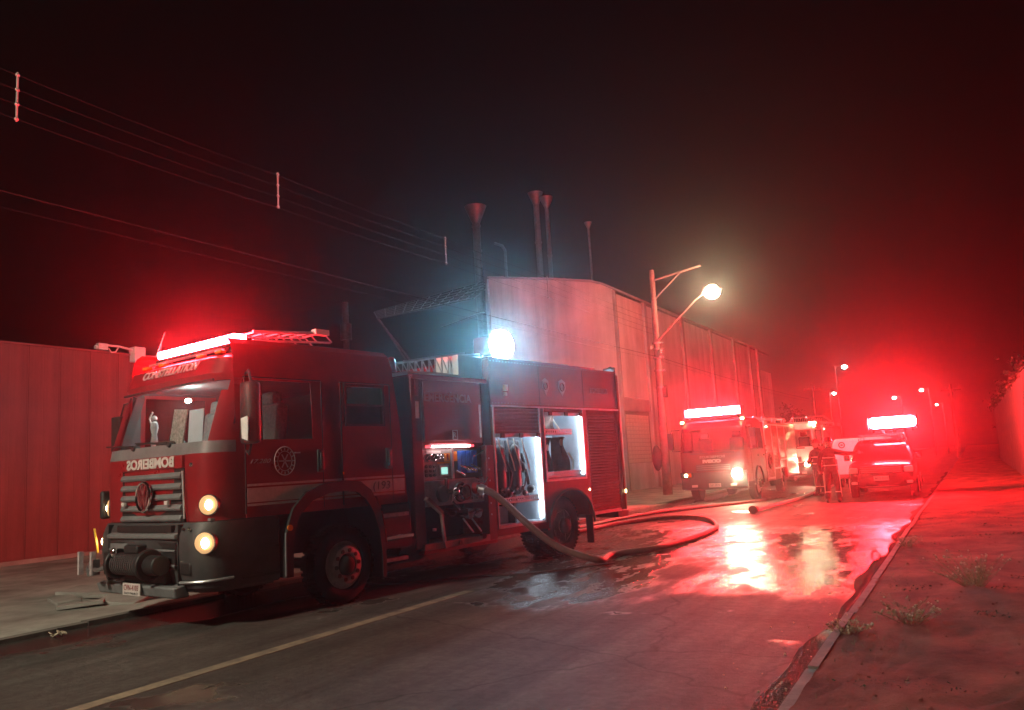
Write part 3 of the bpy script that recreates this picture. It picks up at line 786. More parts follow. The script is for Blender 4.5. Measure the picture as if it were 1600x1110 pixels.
MB().box(-W+.12, -.12, -1.3, .79, 2.78, 2.84).build('cab_headliner', 'dgrey', bo)
MB().box(-W+.1, -.1, -.36, -.30, 1.6, 2.5).build('cab_partition', 'dgrey', bo)
quads_mesh(G['cowl']).build('windscreen_cowl', 'grey', T)
for side in (0, 1):
    for nm in ('front_door', 'rear_door'):
        qs = [q for q in G[nm] if (sum(p[0] for p in q)/4 > -1.1) == (side == 0)]
        d = quads_mesh(qs, thick=.012).build(nm, 'red', T)
        wn_ = 'window' if nm == 'front_door' else 'rear_window'
        qs = [q for q in G[wn_] if (sum(p[0] for p in q)/4 > -1.1) == (side == 0)]
        quads_mesh(qs).build('window', 'sideglass', d)
        if side == 0:
            y = -.34 if nm == 'front_door' else .80
            h = MB(); h.box(.0, .035, y-.05, y+.05, 1.62, 1.9); h.box(.03, .055, y-.02, y+.02, 1.66, 1.86)
            h.build('door_handle', 'black', d, bevel=.012)
            b = MB()
            ya, yb = (-1.385, -.295) if nm == 'front_door' else (.015, .865)
            for yy in (ya, yb): b.box(-.002, .0135, yy-.006, yy+.006, 1.2, 2.74)
            b.box(-.05, .003, ya, yb, 2.745, 2.757)
            b.build('door_gap', 'black', d, smooth=False)
            if nm == 'rear_door':
                f = MB()
                for (a0, a1, c0, c1) in ((.07, .10, 2.19, 2.74), (.73, .76, 2.19, 2.74), (.07, .76, 2.185, 2.215), (.07, .76, 2.70, 2.735)): f.box(-.03, .018, a0, a1, c0, c1)
                f.build('window_frame', 'black', d)
                MB().box(-.09, -.05, .10, .73, 2.2, 2.46).build('window_blind', 'grey', d)
                MB().box(.0, .018, .1, .73, 2.452, 2.468).build('slider_bar', 'black', d)
quads_mesh(G['windscreen']).build('windscreen', 'winglass', T)
# seal round the windscreen
MB().tube([(-.18, -1.66, 2.72), (-.8, -1.665, 2.725), (-1.56, -1.665, 2.725), (-2.18, -1.66, 2.72)], .018, 6).build('windscreen_seal', 'black', T)
lin = [(z, yf+.05, yr-.05, s_+.035, r) for (z, yf, yr, s_, r) in lv if 1.5 < z < 2.82]
Gi, Ri = loft_cab(lin, perim_fn(W, ys), cls1)
quads_mesh(Gi['body']).build('cab_lining', 'dgrey', bo)
# cab interior
MB().box(-W+.08, -.06, -1.55, .8, 1.5, 1.6).build('cab_floor', 'black', T)
MB().box(-W+.14, -.14, -1.68, -1.2, 1.62, 1.98).build('dashboard', 'dgrey', T, bevel=.06)
for x in (-.6, -1.75):
    s = MB(); s.obox((x, -.62, 2.2), (.52, .16, .62), (-.12, 0, 0)); s.box(x-.26, x+.26, -1.1, -.6, 1.62, 1.86)
    s.obox((x, -.59, 2.56), (.3, .13, .2), (-.12, 0, 0))
    s.build('seat', 'seat', T, bevel=.05)
b = MB(); pts = [(-1.75+.2*math.cos(a), -1.18-.06*math.sin(a), 2.02+.19*math.sin(a)) for a in [2*PI*k/20 for k in range(20)]]
b.tube(pts, .016, 6, closed=True); b.cyl((-1.75, -1.3, 1.9), (-1.75, -1.18, 2.02), .03); b.build('steering_wheel', 'black', T)
MB().ball((-1.40, -1.25, 2.61), .035, (1, 1, .7)).build('cabin_lamp', 'cablamp', T)
# silver band, wipers
for x0, x1 in ((-.75, -1.55), (-1.55, -2.15)):
    w = MB(); w.tube([(x0, -1.865, 2.03), ((x0+x1)/2, -1.87, 2.07), (x1, -1.83, 2.075)], .013, 6); w.tube([((x0+x1)/2+.33, -1.86, 2.055), ((x0+x1)/2-.4, -1.85, 2.09)], .009, 6)
    w.cyl((x0, -1.80, 2.0), (x0, -1.88, 2.03), .03); w.build('wiper', 'black', T)
# visor lettering, marker lamps
text('CONSTELLATION', 'visor_lettering', 'faded', T, (-1.02, -1.705, 2.905), (1, 0, 0), (0, .39, 1), .14, .006, 1.22, shear=.25, bold=.003)
for x in (-.35, -.75, -1.6, -2.0): MB().box(x-.06, x+.06, -1.50, -1.42, 3.05, 3.09).build('marker_lamp', 'amber', T, bevel=.01)
MB().box(-2.0, -.36, -1.44, -1.40, 3.10, 3.125).build('roof_rail', 'alu', T)
o = lightbar(T, -1.95, -.22, -1.27, 3.19, 'barred1', 8, .10, .11)
# BOMBEIROS, grille
MB().box(-1.78, -.42, -1.905, -1.86, 1.755, 1.895).build('grille_header', 'red', T, bevel=.01)
text('BOMBEIROS', 'bonnet_lettering', 'sticker', T, (-1.10, -1.912, 1.825), (1, 0, 0), (0, 0, 1), .155, .003, 1.05, mirror=True, bold=.006)
MB().box(-1.78, -.42, -1.88, -1.83, 1.16, 1.75).build('grille_recess', 'black', T)
for k in range(5):
    z = 1.205+.118*k
    b = MB(); b.prism([(-1.86, z-.04), (-1.91, z-.036), (-1.925, z-.012), (-1.905, z+.028), (-1.86, z+.04)], 'x', -1.76, -.44)
    b.build('grille_slat', 'grey', T, bevel=.006)
for x in (-1.62, -.66): MB().box(x-.035, x+.035, -1.965, -1.93, 1.355, 1.40).build('strobe_lamp', 'sticker', T, bevel=.006)
b = MB(); pts = [(-1.12+.150*math.cos(a), -1.975, 1.455+.165*math.sin(a)) for a in [2*PI*k/32 for k in range(32)]]
b.tube(pts, .017, 8, closed=True)
lo = b.build('emblem_ring', 'chrome', T)
b = MB()
def stroke(p, q):
    d = (Vector(q)-Vector(p)); a = math.atan2(d.y, d.x)
    b.obox((-1.12+(p[0]+q[0])/2, -1.975, 1.455+(p[1]+q[1])/2), (d.length+.012, .022, .022), (0, -a, 0))
for p, q in (((-.055, .135), (0, .02)), ((0, .02), (.055, .135)), ((-.115, .075), (-.05, -.115)), ((-.05, -.115), (0, -.01)), ((0, -.01), (.05, -.115)), ((.05, -.115), (.115, .075))): stroke(p, q)
b.build('emblem_strokes', 'chrome', lo, smooth=False)
MB().cyl((-1.12, -1.94, 1.455), (-1.12, -1.955, 1.455), .145, seg=28).build('emblem_disc', 'dkred', lo)
# bumper: lofted dark lower front
lvb = [(.40, -1.80, -1.0, .06, .25), (.46, -1.89, -1.0, .02, .28), (.62, -1.93, -1.0, 0, .28), (.85, -1.95, -1.0, 0, .28), (1.02, -1.94, -1.0, 0, .28), (1.10, -1.91, -1.0, .0, .28), (1.155, -1.88, -1.0, .005, .27)]
Gb, Rb = loft_cab(lvb, perim_fn(W, [-1.1, -1.3, -1.5]), lambda c, k: 'b')
quads_mesh(Gb['b'], cap=Rb[-1]).build('bumper', 'dgrey', T, ang=.5)
b = MB(); b.prism([(-1.93, .975), (-2.0, .985), (-2.005, 1.03), (-1.93, 1.055)], 'x', -1.92, -.42); b.build('bumper_bar', 'grey', T, bevel=.012)
for x in (-.405, -1.955): MB().box(x-.006, x+.006, -1.962, -1.90, .45, 1.14).build('panel_gap', 'black', T)
MB().box(-.40, -.20, -1.945, -1.90, .60, .74).build('foot_step', 'black', T, bevel=.02)
b = MB(); b.tube([(-.42, -1.945, .52), (-.26, -1.93, .525), (-.10, -1.86, .53), (-.02, -1.74, .535), (.004, -1.55, .54)], .016, 8); b.build('bumper_lip', 'alu', T)
for x in (-.34, -.22): MB().cyl((x, -1.93, 1.09), (x, -1.955, 1.09), .016, seg=8).build('bolt', 'black', T)
for z in (.70, .86): MB().box(-1.90, -.44, -1.985, -1.94, z-.012, z+.012).build('bumper_slat', 'grey', T, bevel=.006)
MB().box(-1.72, -.52, -1.975, -1.93, 1.06, 1.13).build('lower_grille', 'black', T)
MB().box(-1.9, -.44, -1.972, -1.93, .66, .95).build('lower_grille', 'black', T)
MB().box(-1.0, -.50, -1.985, -1.93, .755, .785).build('chrome_strip', 'chrome', T)
MB().box(-1.85, -1.45, -1.99, -1.93, .86, .93).build('chrome_strip', 'grey', T)
# winch
wt = MB(); wt.cyl((-1.45, -2.10, .72), (-.78, -2.10, .72), .11, seg=20); wt.cyl((-.80, -2.10, .72), (-.72, -2.10, .72), .17, seg=24); wt.cyl((-.72, -2.10, .72), (-.50, -2.10, .72), .11, seg=20); wt.cyl((-1.46, -2.10, .72), (-1.40, -2.10, .72), .17, seg=24); wt.box(-1.62, -1.46, -2.18, -1.94, .60, .86); wt.box(-1.2, -.9, -2.16, -2.04, .84, .93); wt.box(-1.5, -.6, -2.0, -1.9, .5, .66)
wo = wt.build('winch', 'black', T, bevel=.015)
dr = MB()
for k in range(12): dr.cyl((-1.40+.045*k, -2.10, .72), (-1.37+.045*k, -2.10, .72), .125, seg=18)
dr.build('winch_drum', 'dgrey', wo)
MB().ball((-1.38, -2.18, .84), .055, (.8, .6, 1.2)).build('winch_end', 'chrome', wo)
h = MB(); h.tube([(-1.45, -2.2, .7), (-1.6, -2.26, .66), (-1.78, -2.25, .68), (-1.9, -2.2, .72), (-1.95, -2.2, .66), (-1.88, -2.22, .6), (-1.8, -2.24, .62)], .025, 8); h.box(-1.72, -1.66, -2.28, -2.2, .6, .78)
h.build('winch_hook', 'steel', wo)
for x in (-1.72, -2.02): MB().box(x-.022, x+.022, -2.28, -2.23, .60, .86).build('guide_roller', 'rim', wo)
MB().tube([(-2.34, -1.9, .8), (-2.36, -1.94, 1.1)], .014, 6).build('marker_rod', 'yellow', T)
b = MB(); b.prism([(-2.02, .36), (-2.06, .48), (-1.9, .5), (-1.85, .36)], 'x', -2.05, -.35); b.build('bumper_skirt', 'grey', T, bevel=.02)
pl = MB().box(-1.36, -.98, -2.085, -2.07, .375, .505).build('number_plate', 'sticker', T)
text('CVN-4103', 'plate_lettering', 'red', pl, (-1.17, -2.088, .455), (1, 0, 0), (0, 0, 1), .085, .001, .32)
text('SAO PAULO', 'plate_lettering', 'black', pl, (-1.17, -2.088, .395), (1, 0, 0), (0, 0, 1), .035, .001, .30)
# headlamps on the rounded near corner, and the far one
for x, d in ((-.09, (.6, -1, 0)), (-W+.09, (-.6, -1, 0))):
    yy = -1.785
    roundlamp(T, 'headlight', (x, yy, 1.335), .105, 'warmlamp', d, core='warmcore')
    roundlamp(T, 'fog_lamp', (x+.02, yy-.06, .935), .112, 'warmlamp', d, core='warmcore')
MB().box(-.46, -.05, -1.79, -1.5, 1.162, 1.19).build('corner_strip', 'grey', T)
for z in (1.2, 1.42):
    pass
MB().tube([(-.38, -1.9, 1.2), (-.40, -1.91, 1.72)], .012, 6).build('corner_edge', 'alu', T)
MB().ball((-.30, -1.86, 1.78), .028).build('bonnet_lock', 'chrome', T)
far_m = MB(); far_m.box(-W-.10, -W-.02, -1.84, -1.72, 1.2, 1.55); far_m.build('side_reflector', 'black', T, bevel=.03)
# stripes on the near side
for (z0, z1) in ((1.325, 1.485), (1.285, 1.31), (1.505, 1.53)):
    y0 = -1.40
    for (a, c) in ((-1.37, -.31), (.03, .85)):
        MB().box(.0122, .0152, a, c, z0, z1).build('reflective_stripe', 'sticker', T)
    MB().box(.001, .004, -.28, .0, z0, z1).build('reflective_stripe', 'sticker', T)
    MB().box(.001, .004, .88, 1.09, z0, z1).build('reflective_stripe', 'sticker', T)
text('(193', 'phone_lettering', 'black', T, (.0165, .66, 1.405), (0, 1, 0), (0, 0, 1), .15, .002, .30, shear=.1)
text('17.280', 'model_lettering', 'faded', T, (.0155, -1.19, 1.78), (0, 1, 0), (0, 0, 1), .07, .002, .27, shear=.4)
b = MB()
b.tube([(.014, -.86+.145*math.cos(a), 1.775+.165*math.sin(a)) for a in [2*PI*k/36 for k in range(36)]], .006, 6, closed=True)
b.tube([(.014, -.86+.10*math.cos(a), 1.775+.115*math.sin(a)) for a in [2*PI*k/36 for k in range(36)]], .004, 6, closed=True)
for k in range(16):
    a = 2*PI*k/16; b.obox((.0135, -.86+.122*math.cos(a), 1.775+.14*math.sin(a)), (.004, .012, .028), (a-PI/2, 0, 0))
for k in range(6):
    a = 2*PI*k/6; b.obox((.0135, -.86+.045*math.cos(a), 1.775+.05*math.sin(a)), (.004, .014, .075), (a-PI/2, 0, 0))
b.build('round_crest', 'faded', T, smooth=False)
MB().box(-.002, .02, -.72, -.64, 1.86, 1.875).build('side_badge', 'alu', T)
MB().box(.0, .02, .01, .03, 1.58, 1.61).build('side_marker', 'amber', T)
# mirror
mo = MB().tube([(.02, -1.38, 2.78), (.18, -1.45, 2.80), (.24, -1.46, 2.66)], .016, 6).build('mirror_arm', 'black', T)
MB().tube([(.02, -1.38, 1.9), (.16, -1.44, 1.86), (.24, -1.46, 2.0)], .016, 6).build('mirror_arm', 'black', T)
b = MB(); b.prism([(.10, -1.50), (.16, -1.56), (.28, -1.57), (.36, -1.52), (.36, -1.40), (.10, -1.40)], 'z', 1.97, 2.66); b.build('mirror_casing', 'black', mo, bevel=.045)
MB().box(.12, .35, -1.398, -1.392, 2.0, 2.62).build('mirror_glass', 'chrome', mo)
b = MB(); b.prism([(.235, 2.03), (.345, 2.0), (.352, 2.24), (.33, 2.27), (.22, 2.25)], 'y', -1.582, -1.571); b.build('kerb_mirror_reflection', 'white', mo)  # white plate paints in the lit ground this small mirror shows
far_b = MB(); far_b.tube([(-W, -1.4, 2.7), (-W-.16, -1.5, 2.66), (-W-.2, -1.52, 2.5)], .015, 6); far_b.prism([(-W-.12, -1.58), (-W-.3, -1.6), (-W-.3, -1.46), (-W-.12, -1.46)], 'z', 2.05, 2.5)
far_b.build('far_mirror', 'black', T, bevel=.02)
b = MB(); b.tube([(-2.25, -1.3, 2.95), (-2.28, -1.22, 3.2), (-2.22, -1.1, 3.62)], [.012, .009, .004], 6); b.tube([(-2.26, -1.24, 3.1), (-2.2, -1.2, 3.25), (-2.23, -1.14, 3.45)], .005, 5); b.build('antenna', 'alu', T)
# roof ladder over the cab
b = MB()
for x in (-.45, -.85):
    b.tube([(x, -.95, 3.38), (x, .15, 3.46)], .022, 6); b.tube([(x, -.95, 3.27), (x, .25, 3.34)], .016, 6)
    for k in range(5): b.tube([(x, -.85+.25*k, 3.385+.018*k), (x, -.72+.25*k, 3.29+.014*k)], .010, 5)
for k in range(6): b.tube([(-.45, -.9+.2*k, 3.385+.0145*k), (-.85, -.9+.2*k, 3.385+.0145*k)], .014, 6)
b.build('roof_ladder', 'alu', T)
MB().box(-.5, -.40, -.02, .2, 3.43, 3.50).build('ladder_end', 'white', T)
# fender and front wheel
b = MB()
out = [(-.90, .44), (-.895, .75), (-.87, 1.0), (-.78, 1.22), (-.58, 1.40), (-.30, 1.485), (.02, 1.505), (.26, 1.48), (.44, 1.36), (.57, 1.16), (.65, .86), (.665, .55), (.66, .24)]
inn = [(-.80, .44), (-.79, .75), (-.765, .97), (-.68, 1.14), (-.5, 1.29), (-.25, 1.36), (.02, 1.375), (.20, 1.35), (.35, 1.25), (.47, 1.08), (.56, .84), (.60, .55), (.60, .24)]
for A, B in (((.055, out), (.055, inn)), ((.055, out), (-.5, out)), ((.055, inn), (-.5, inn))):
    P = [b.bm.verts.new((A[0], *p)) for p in A[1]]; Q = [b.bm.verts.new((B[0], *p)) for p in B[1]]
    for i in range(len(P)-1): b.bm.faces.new((P[i], P[i+1], Q[i+1], Q[i]))
bmesh.ops.remove_doubles(b.bm, verts=b.bm.verts, dist=1e-4)
fo = b.build('wheel_arch', 'black', T, ang=.9)
MB().cyl((.05, -.84, 1.0), (.068, -.84, 1.0), .035, seg=16).build('side_repeater', 'amber', fo)
for (a, c) in ((( .52, 1.27), (.585, 1.13)), ((.60, 1.08), (.645, .9)), ((.65, .86), (.672, .66))):
    MB().obox((.03, (a[0]+c[0])/2+.012, (a[1]+c[1])/2), (.05, .012, .18), (math.atan2(c[0]-a[0], a[1]-c[1]), 0, 0)).build('reflector_strip', 'red', fo)
MB().tube([(.058, -.905, .46), (.058, -.9, .95)], .012, 6).build('fender_trim', 'grey', fo)
MB().box(-.5, -.02, -1.45, -.92, .42, 1.15).build('cab_step_panel', 'dgrey', T, bevel=.03)
for z in (.5, .8): MB().box(-.3, -.005, -1.42, -.95, z, z+.03).build('cab_step', 'black', T)
MB().box(-.56, -.5, -.85, .62, .7, 1.38).build('wheel_well', 'black', T)
wheel(T, (0, .02, .47), .47, .28)
wheel(T, (-W, .02, .47), .47, .28, face=-1)
# steps and tank behind the front wheel
b = MB(); b.box(-.45, -.02, .68, 1.22, .55, 1.16); b.build('battery_box', 'black', T, bevel=.03)
for z, y0, y1, mm in ((.985, .66, 1.14, 'grille'), (.69, .72, 1.22, 'alu'), (.405, .68, 1.10, 'grey')):
    b = MB(); b.box(-.3, .015, y0, y1, z, z+.05); b.build('step_tread', {'grille': 'rim', 'alu': 'chrome', 'grey': 'rim'}[mm], T, bevel=.008)
b = MB(); b.cyl((-.32, 1.0, .62), (-.32, 1.55, .62), .3, seg=24); b.build('fuel_tank', 'black', T)
MB().box(-.02, .02, 1.62, 1.66, .72, .76).build('tank_cap', 'alu', T)
# chassis
b = MB()
for x in (-.75, -1.6): b.box(x-.05, x+.05, -1.6, 6.9, .62, .9)
b.box(-1.7, -.65, .9, 6.9, .86, 1.1)
b.build('chassis', 'black', T)
# pump module
MB().box(-2.2, -.35, 1.02, 1.26, .9, 2.8).build('gap_pipework', 'black', T, bevel=.05)
pm = MB(); pm.box(-W, -.10, 1.30, 2.98, 1.05, 2.90); pm.box(-W, -.02, 1.30, 1.50, .5, 2.90); pm.box(-W, -.02, 1.5, 2.82, 1.93, 2.90)
PMo = pm.build('pump_module', 'dkred', T, bevel=.012)
MB().box(-W+.05, .01, 1.32, 2.96, 2.86, 2.93).build('module_top_rail', 'red', T, bevel=.01)
MB().box(-.015, -.003, 1.53, 2.76, 1.98, 2.82).build('access_panel', 'dkred', PMo, bevel=.003)
text('EMERGÊNCIA', 'side_lettering', 'faded', PMo, (.003, 2.06, 2.60), (0, 1, 0), (0, 0, 1), .165, .002, 1.02, bold=.004)
text('R', 'panel_mark', 'faded', PMo, (.003, 2.16, 2.06), (0, 1, 0), (0, 0, 1), .11, .002)
b = MB(); b.tube([(.01, 2.11, 2.0), (.01, 2.21, 2.0), (.01, 2.21, 2.13), (.01, 2.11, 2.13)], .006, 5, closed=True); b.build('mark_frame', 'faded', PMo)
for z in (2.30, 2.62): MB().box(.0, .012, 1.36, 1.42, z, z+.24).build('reflector_strip', 'sticker' if z < 2.5 else 'red', PMo)
MB().tube([(.03, 2.72, 2.02), (.035, 2.72, 2.52)], .014, 6).build('grab_bar', 'alu', PMo)
# control panel: light strip, gauges, blue lever plates
MB().box(-.09, -.03, 1.50, 2.80, 1.885, 1.925).build('panel_hood', 'dkred', T)
b = MB().box(-.045, -.0, 1.66, 2.50, 1.885, 1.915).build('panel_light', 'ledpanel', T)
MB().box(-.045, .0, 1.56, 1.655, 1.885, 1.915).build('panel_light_end', 'ledred', T)
MB().box(-.045, .0, 2.505, 2.58, 1.885, 1.915).build('panel_light_end', 'ledred', T)
gp = MB().box(-.11, -.06, 1.50, 2.12, 1.43, 1.86).build('gauge_panel', 'panel', T)
lp = MB().box(-.11, -.06, 2.14, 2.80, 1.43, 1.86).build('lever_panel', 'dgrey', T)
MB().box(-.07, -.03, 2.115, 2.145, 1.43, 1.87).build('panel_divider', 'alu', T)
def gauge(y, z, r, m='black'):
    g = MB().cyl((-.065, y, z), (-.045, y, z), r, seg=20).build('gauge', m, gp)
    MB().tube([(-.046, y+r*math.cos(a), z+r*math.sin(a)) for a in [2*PI*k/20 for k in range(20)]], r*.14, 6, closed=True).build('bezel', 'chrome', g)
    MB().obox((-.0435, y+r*.2, z+r*.2), (.002, r*.9, r*.12), (.8, 0, 0)).build('needle', 'sticker', g)
gauge(1.60, 1.74, .055); gauge(1.74, 1.745, .055); gauge(1.85, 1.755, .032); gauge(1.92, 1.76, .03)
for k in range(3):
    for j in range(3): gauge(1.58+.085*k, 1.62-.062*j, .022)
MB().box(-.065, -.05, 1.97, 2.09, 1.68, 1.80).build('warning_plate', 'orange', gp)
MB().box(-.05, -.045, 2.02, 2.05, 1.70, 1.79).build('warning_mark', 'red', gp)
MB().box(-.065, -.055, 1.82, 2.08, 1.655, 1.675).build('label_strip', 'orange', gp)
s_ = MB().box(-.065, -.05, 1.86, 2.05, 1.47, 1.63).build('screen_housing', 'alu', gp)
MB().box(-.05, -.046, 1.89, 2.02, 1.50, 1.60).build('screen', 'screen', s_)
MB().box(-.06, -.05, 1.60, 1.9, 1.80, 1.84).build('label_strip', 'sticker', gp)
for k in range(5): MB().box(-.065, -.05, 2.26+.09*k, 2.335+.09*k, 1.50, 1.83).build('lever_plate', 'blue', lp)
MB().box(-.065, -.05, 2.17, 2.245, 1.68, 1.82).build('warning_plate', 'orange', lp)
for k, (y, z) in enumerate(((2.24, 1.49), (2.34, 1.565), (2.43, 1.56), (2.50, 1.545), (2.59, 1.57))):
    b = MB(); b.tube([(-.06, y-.03, z+.05), (.06, y+.03, z-.02)], .016, 8); b.ball((.06, y+.03, z-.02), .02, seg=8); b.build('lever', 'chrome', lp)
MB().tube([(-.05, 2.62, 1.74), (.05, 2.74, 1.83)], .012, 6).build('lever', 'chrome', lp)
# inlet panel
ip = MB().box(-.10, -.03, 1.50, 2.80, 1.06, 1.42).build('inlet_panel', 'panel', T, bevel=.006)
b = MB(); b.cyl((-.05, 1.86, 1.22), (.02, 1.86, 1.22), .12, seg=24); b.build('blind_cap', 'dgrey', ip, bevel=.01)
b = MB(); b.cyl((.0, 1.98, 1.25), (.12, 1.98, 1.25), .045, seg=14); b.box(.02, .06, 1.90, 2.10, 1.23, 1.28); b.cyl((.06, 1.98, 1.25), (.06, 1.98, 1.12), .03); b.ball((.12, 2.0, 1.25), .06, (.7, 1.1, .9)); b.build('valve', 'chrome', ip)
b = MB(); b.box(-.02, .03, 1.905, 1.935, 1.3, 1.44); b.build('valve_lever', 'black', ip, bevel=.005)
b = MB(); b.tube([(.0, 2.23+.11*math.cos(a), 1.23+.125*math.sin(a)) for a in [PI*.35+1.35*PI*k/18 for k in range(19)]], .028, 8); b.build('inlet_collar', 'black', ip)
b = MB(); b.cyl((-.03, 2.25, 1.24), (.05, 2.25, 1.24), .07, .055, 20); b.build('suction_inlet', 'chrome', ip)
b = MB(); b.tube([(.0, 2.36+.09*math.cos(a), 1.22+.105*math.sin(a)) for a in [2*PI*k/24 for k in range(24)]], .014, 6, closed=True); b.build('hand_wheel', 'red', ip)
for k in range(7):
    y = 2.36+.055*k; z = 1.12+.035*(k % 2)
    MB().cyl((-.03, y, z), (.01, y, z), .018, seg=10).build('drain_knob', 'chrome', ip)
MB().tube([(-.02, 2.06, 1.1), (.08, 2.12, .98)], .018, 8).build('drain_lever', 'chrome', ip)
b = MB(); b.cyl((-.04, 2.60, 1.27), (.05, 2.60, 1.26), .095, .085, 20); b.build('outlet_flange', 'red', ip)
b = MB(); b.cyl((.05, 2.60, 1.26), (.13, 2.63, 1.225), .075, .07, 18)
for a in (.4, 2.5, 4.6): b.obox((.09, 2.60+.08*math.cos(a), 1.25+.08*math.sin(a)), (.05, .03, .03))
b.build('hose_coupling', 'steel', ip)
b = MB(); b.tube([(-.02, 2.66, 1.36), (.05, 2.70, 1.32), (.08, 2.78, 1.42)], .01, 6); b.tube([(-.02, 2.6, 1.42), (.03, 2.68, 1.40)], .012, 6); b.build('valve_lever', 'chrome', ip)
# lower recess with outlets
MB().box(-.6, -.55, 1.50, 2.82, .52, 1.06).build('recess_back', 'black', T)
MB().box(-.5, .015, 1.42, 2.84, .47, .56).build('recess_sill', 'panel', T, bevel=.006)
MB().box(-.5, .02, 1.40, 3.0, .42, .47).build('lower_rail', 'dkred', T, bevel=.006)
b = MB(); b.prism([(1.46, 1.16), (1.50, 1.20), (1.80, .98), (1.86, .46), (1.82, .46), (1.77, .94)], 'x', -.02, .03); o = b.build('hand_rail', 'orange', T, bevel=.006)
o.data.materials[0] = M['panel']
MB().obox((.034, 1.655, 1.07), (.006, .36, .04), (-.66, 0, 0)).build('rail_edge', 'chrome', T)
b = MB(); b.tube([(-.02, 2.05+.1*math.cos(a), 1.02+.07*math.sin(a)-.06) for a in [PI+PI*k/10 for k in range(11)]], .012, 6); b.build('cable_loop', 'black', T)
for y in (2.44, 2.62):
    b = MB(); b.cyl((-.5, y, .93), (-.05, y, .90), .06, seg=16); b.cyl((-.08, y, .90), (.0, y, .895), .075, seg=16); b.build('lower_outlet', 'chrome', T)
    MB().tube([(-.06, y-.12, .84), (.0, y+.03, .62)], .013, 6).build('outlet_lever', 'alu', T)
    MB().tube([(-.0, y-.06, .91), (.02, y+.05, .93)], .022, 6).build('outlet_handle', 'red', T)
MB().cyl((-.06, 2.15, .51), (.03, 2.15, .51), .035, seg=12).build('rubber_stop', 'black', T)
MB().cyl((-.0, 2.66, .55), (.05, 2.66, .56), .05, seg=12).build('drain_valve', 'chrome', T)
rc = MB().box(-.3, .012, 2.84, 3.02, .47, 1.90).build('red_column', 'red', T, bevel=.006)
for k in range(6): MB().cyl((.01, 2.90, .85+.17*k), (.018, 2.90, .85+.17*k), .014, seg=8).build('rivet', 'alu', rc)
MB().box(-.3, -.02, 2.84, 3.02, 1.905, 2.90).build('upper_column', 'dkred', T, bevel=.006)
# top of the pump module: lattice ladder, beacon, mast box, flood lamp
b = MB()
for x in (-.25, -.65):
    b.tube([(x, 1.42, 3.14), (x, 2.75, 3.36)], .02, 6); b.tube([(x, 1.42, 2.99), (x, 2.75, 3.01)], .02, 6)
    for k in range(9):
        y = 1.5+.145*k; zt = 3.14+.22*(y-1.42)/1.33
        b.tube([(x, y, 3.0), (x, y, zt)], .010, 5); b.tube([(x, y, zt), (x, y+.145, 3.0)], .008, 5)
for k in range(6): b.tube([(-.25, 1.5+.24*k, 3.0), (-.65, 1.5+.24*k, 3.0)], .014, 6)
b.build('lattice_ladder', 'alu', T)
MB().box(-.9, -.12, 1.36, 2.62, 2.935, 2.985).build('roof_deck', 'white', T)
b = MB(); b.cyl((-.3, 1.22, 2.98), (-.3, 1.22, 3.14), .075, .06, 16); b.ball((-.3, 1.22, 3.14), .06); b.build('beacon', 'red', T)
MB().tube([(-.24, 1.08, 2.9), (-.25, 1.04, 3.22)], .014, 6).build('beacon_post', 'chrome', T)
b = MB(); b.box(-.62, -.12, 2.45, 3.02, 2.93, 3.30); b.prism([(2.45, 3.302), (3.02, 3.302), (3.02, 3.36), (2.7, 3.33)], 'x', -.6, -.14); b.box(-.6, -.06, 2.72, 3.0, 2.62, 2.928); b.build('mast_box', 'white', T, bevel=.012)
b = MB(); b.cyl((-.3, 3.2, 3.3), (-.3, 3.2, 3.36), .05); b.box(-.45, -.1, 3.24, 3.62, 3.275, 3.32); b.build('mast_foot', 'dgrey', T)
fl = MB().box(-.95, -.51, 3.80, 4.26, 3.44, 3.80).build('flood_lamp', 'black', T, bevel=.03)
MB().cyl((-.70, 4.0, 3.28), (-.70, 4.0, 3.43), .05, seg=14).build('mast', 'alu', fl)
b = MB(); b.lathe([(.27, -.52), (.265, -.46), (.23, -.39), (.15, -.335), (.05, -.31)], (0, 4.0, 3.62), 'x', 28); b.build('lens', 'floodside', fl)
MB().cyl((-.72, 4.262, 3.62), (-.72, 4.285, 3.62), .19, .18, 28).build('lens', 'flood', fl)
# body module: frame pieces around the two open lockers
B0, B1 = 3.03, 6.93
def lockerframe():
    b = MB()
    b.box(-W, 0, B0, B1, 2.53, 3.27)              # upper fascia
    b.box(-W, -.70, B0, B1, .62, 2.53)            # core behind lockers
    b.box(-.70, 0, 4.30, 4.42, .62, 2.53); b.box(-.70, 0, B0, 3.07, .62, 2.53); b.box(-.70, 0, 5.66, 5.80, .62, 2.53); b.box(-.70, 0, 6.80, B1, .62, 2.53)
    b.box(-.70, 0, 4.42, 5.66, 1.10, 1.27); b.box(-.7, 0, B0, 4.36, .50, .62)
    b.box(-.70, -.05, 5.80, 6.8, .62, 2.53)
    return b.build('body_module', 'dkred', T, bevel=.01)
BM = lockerframe()
MB().box(-W+.02, -.02, B0+.02, 6.25, 3.272, 3.305).build('roof_rail', 'dkred', T, bevel=.01)
MB().box(.0, .02, B0, B1, 2.50, 2.53).build('gutter_rail', 'alu', BM, bevel=.004)
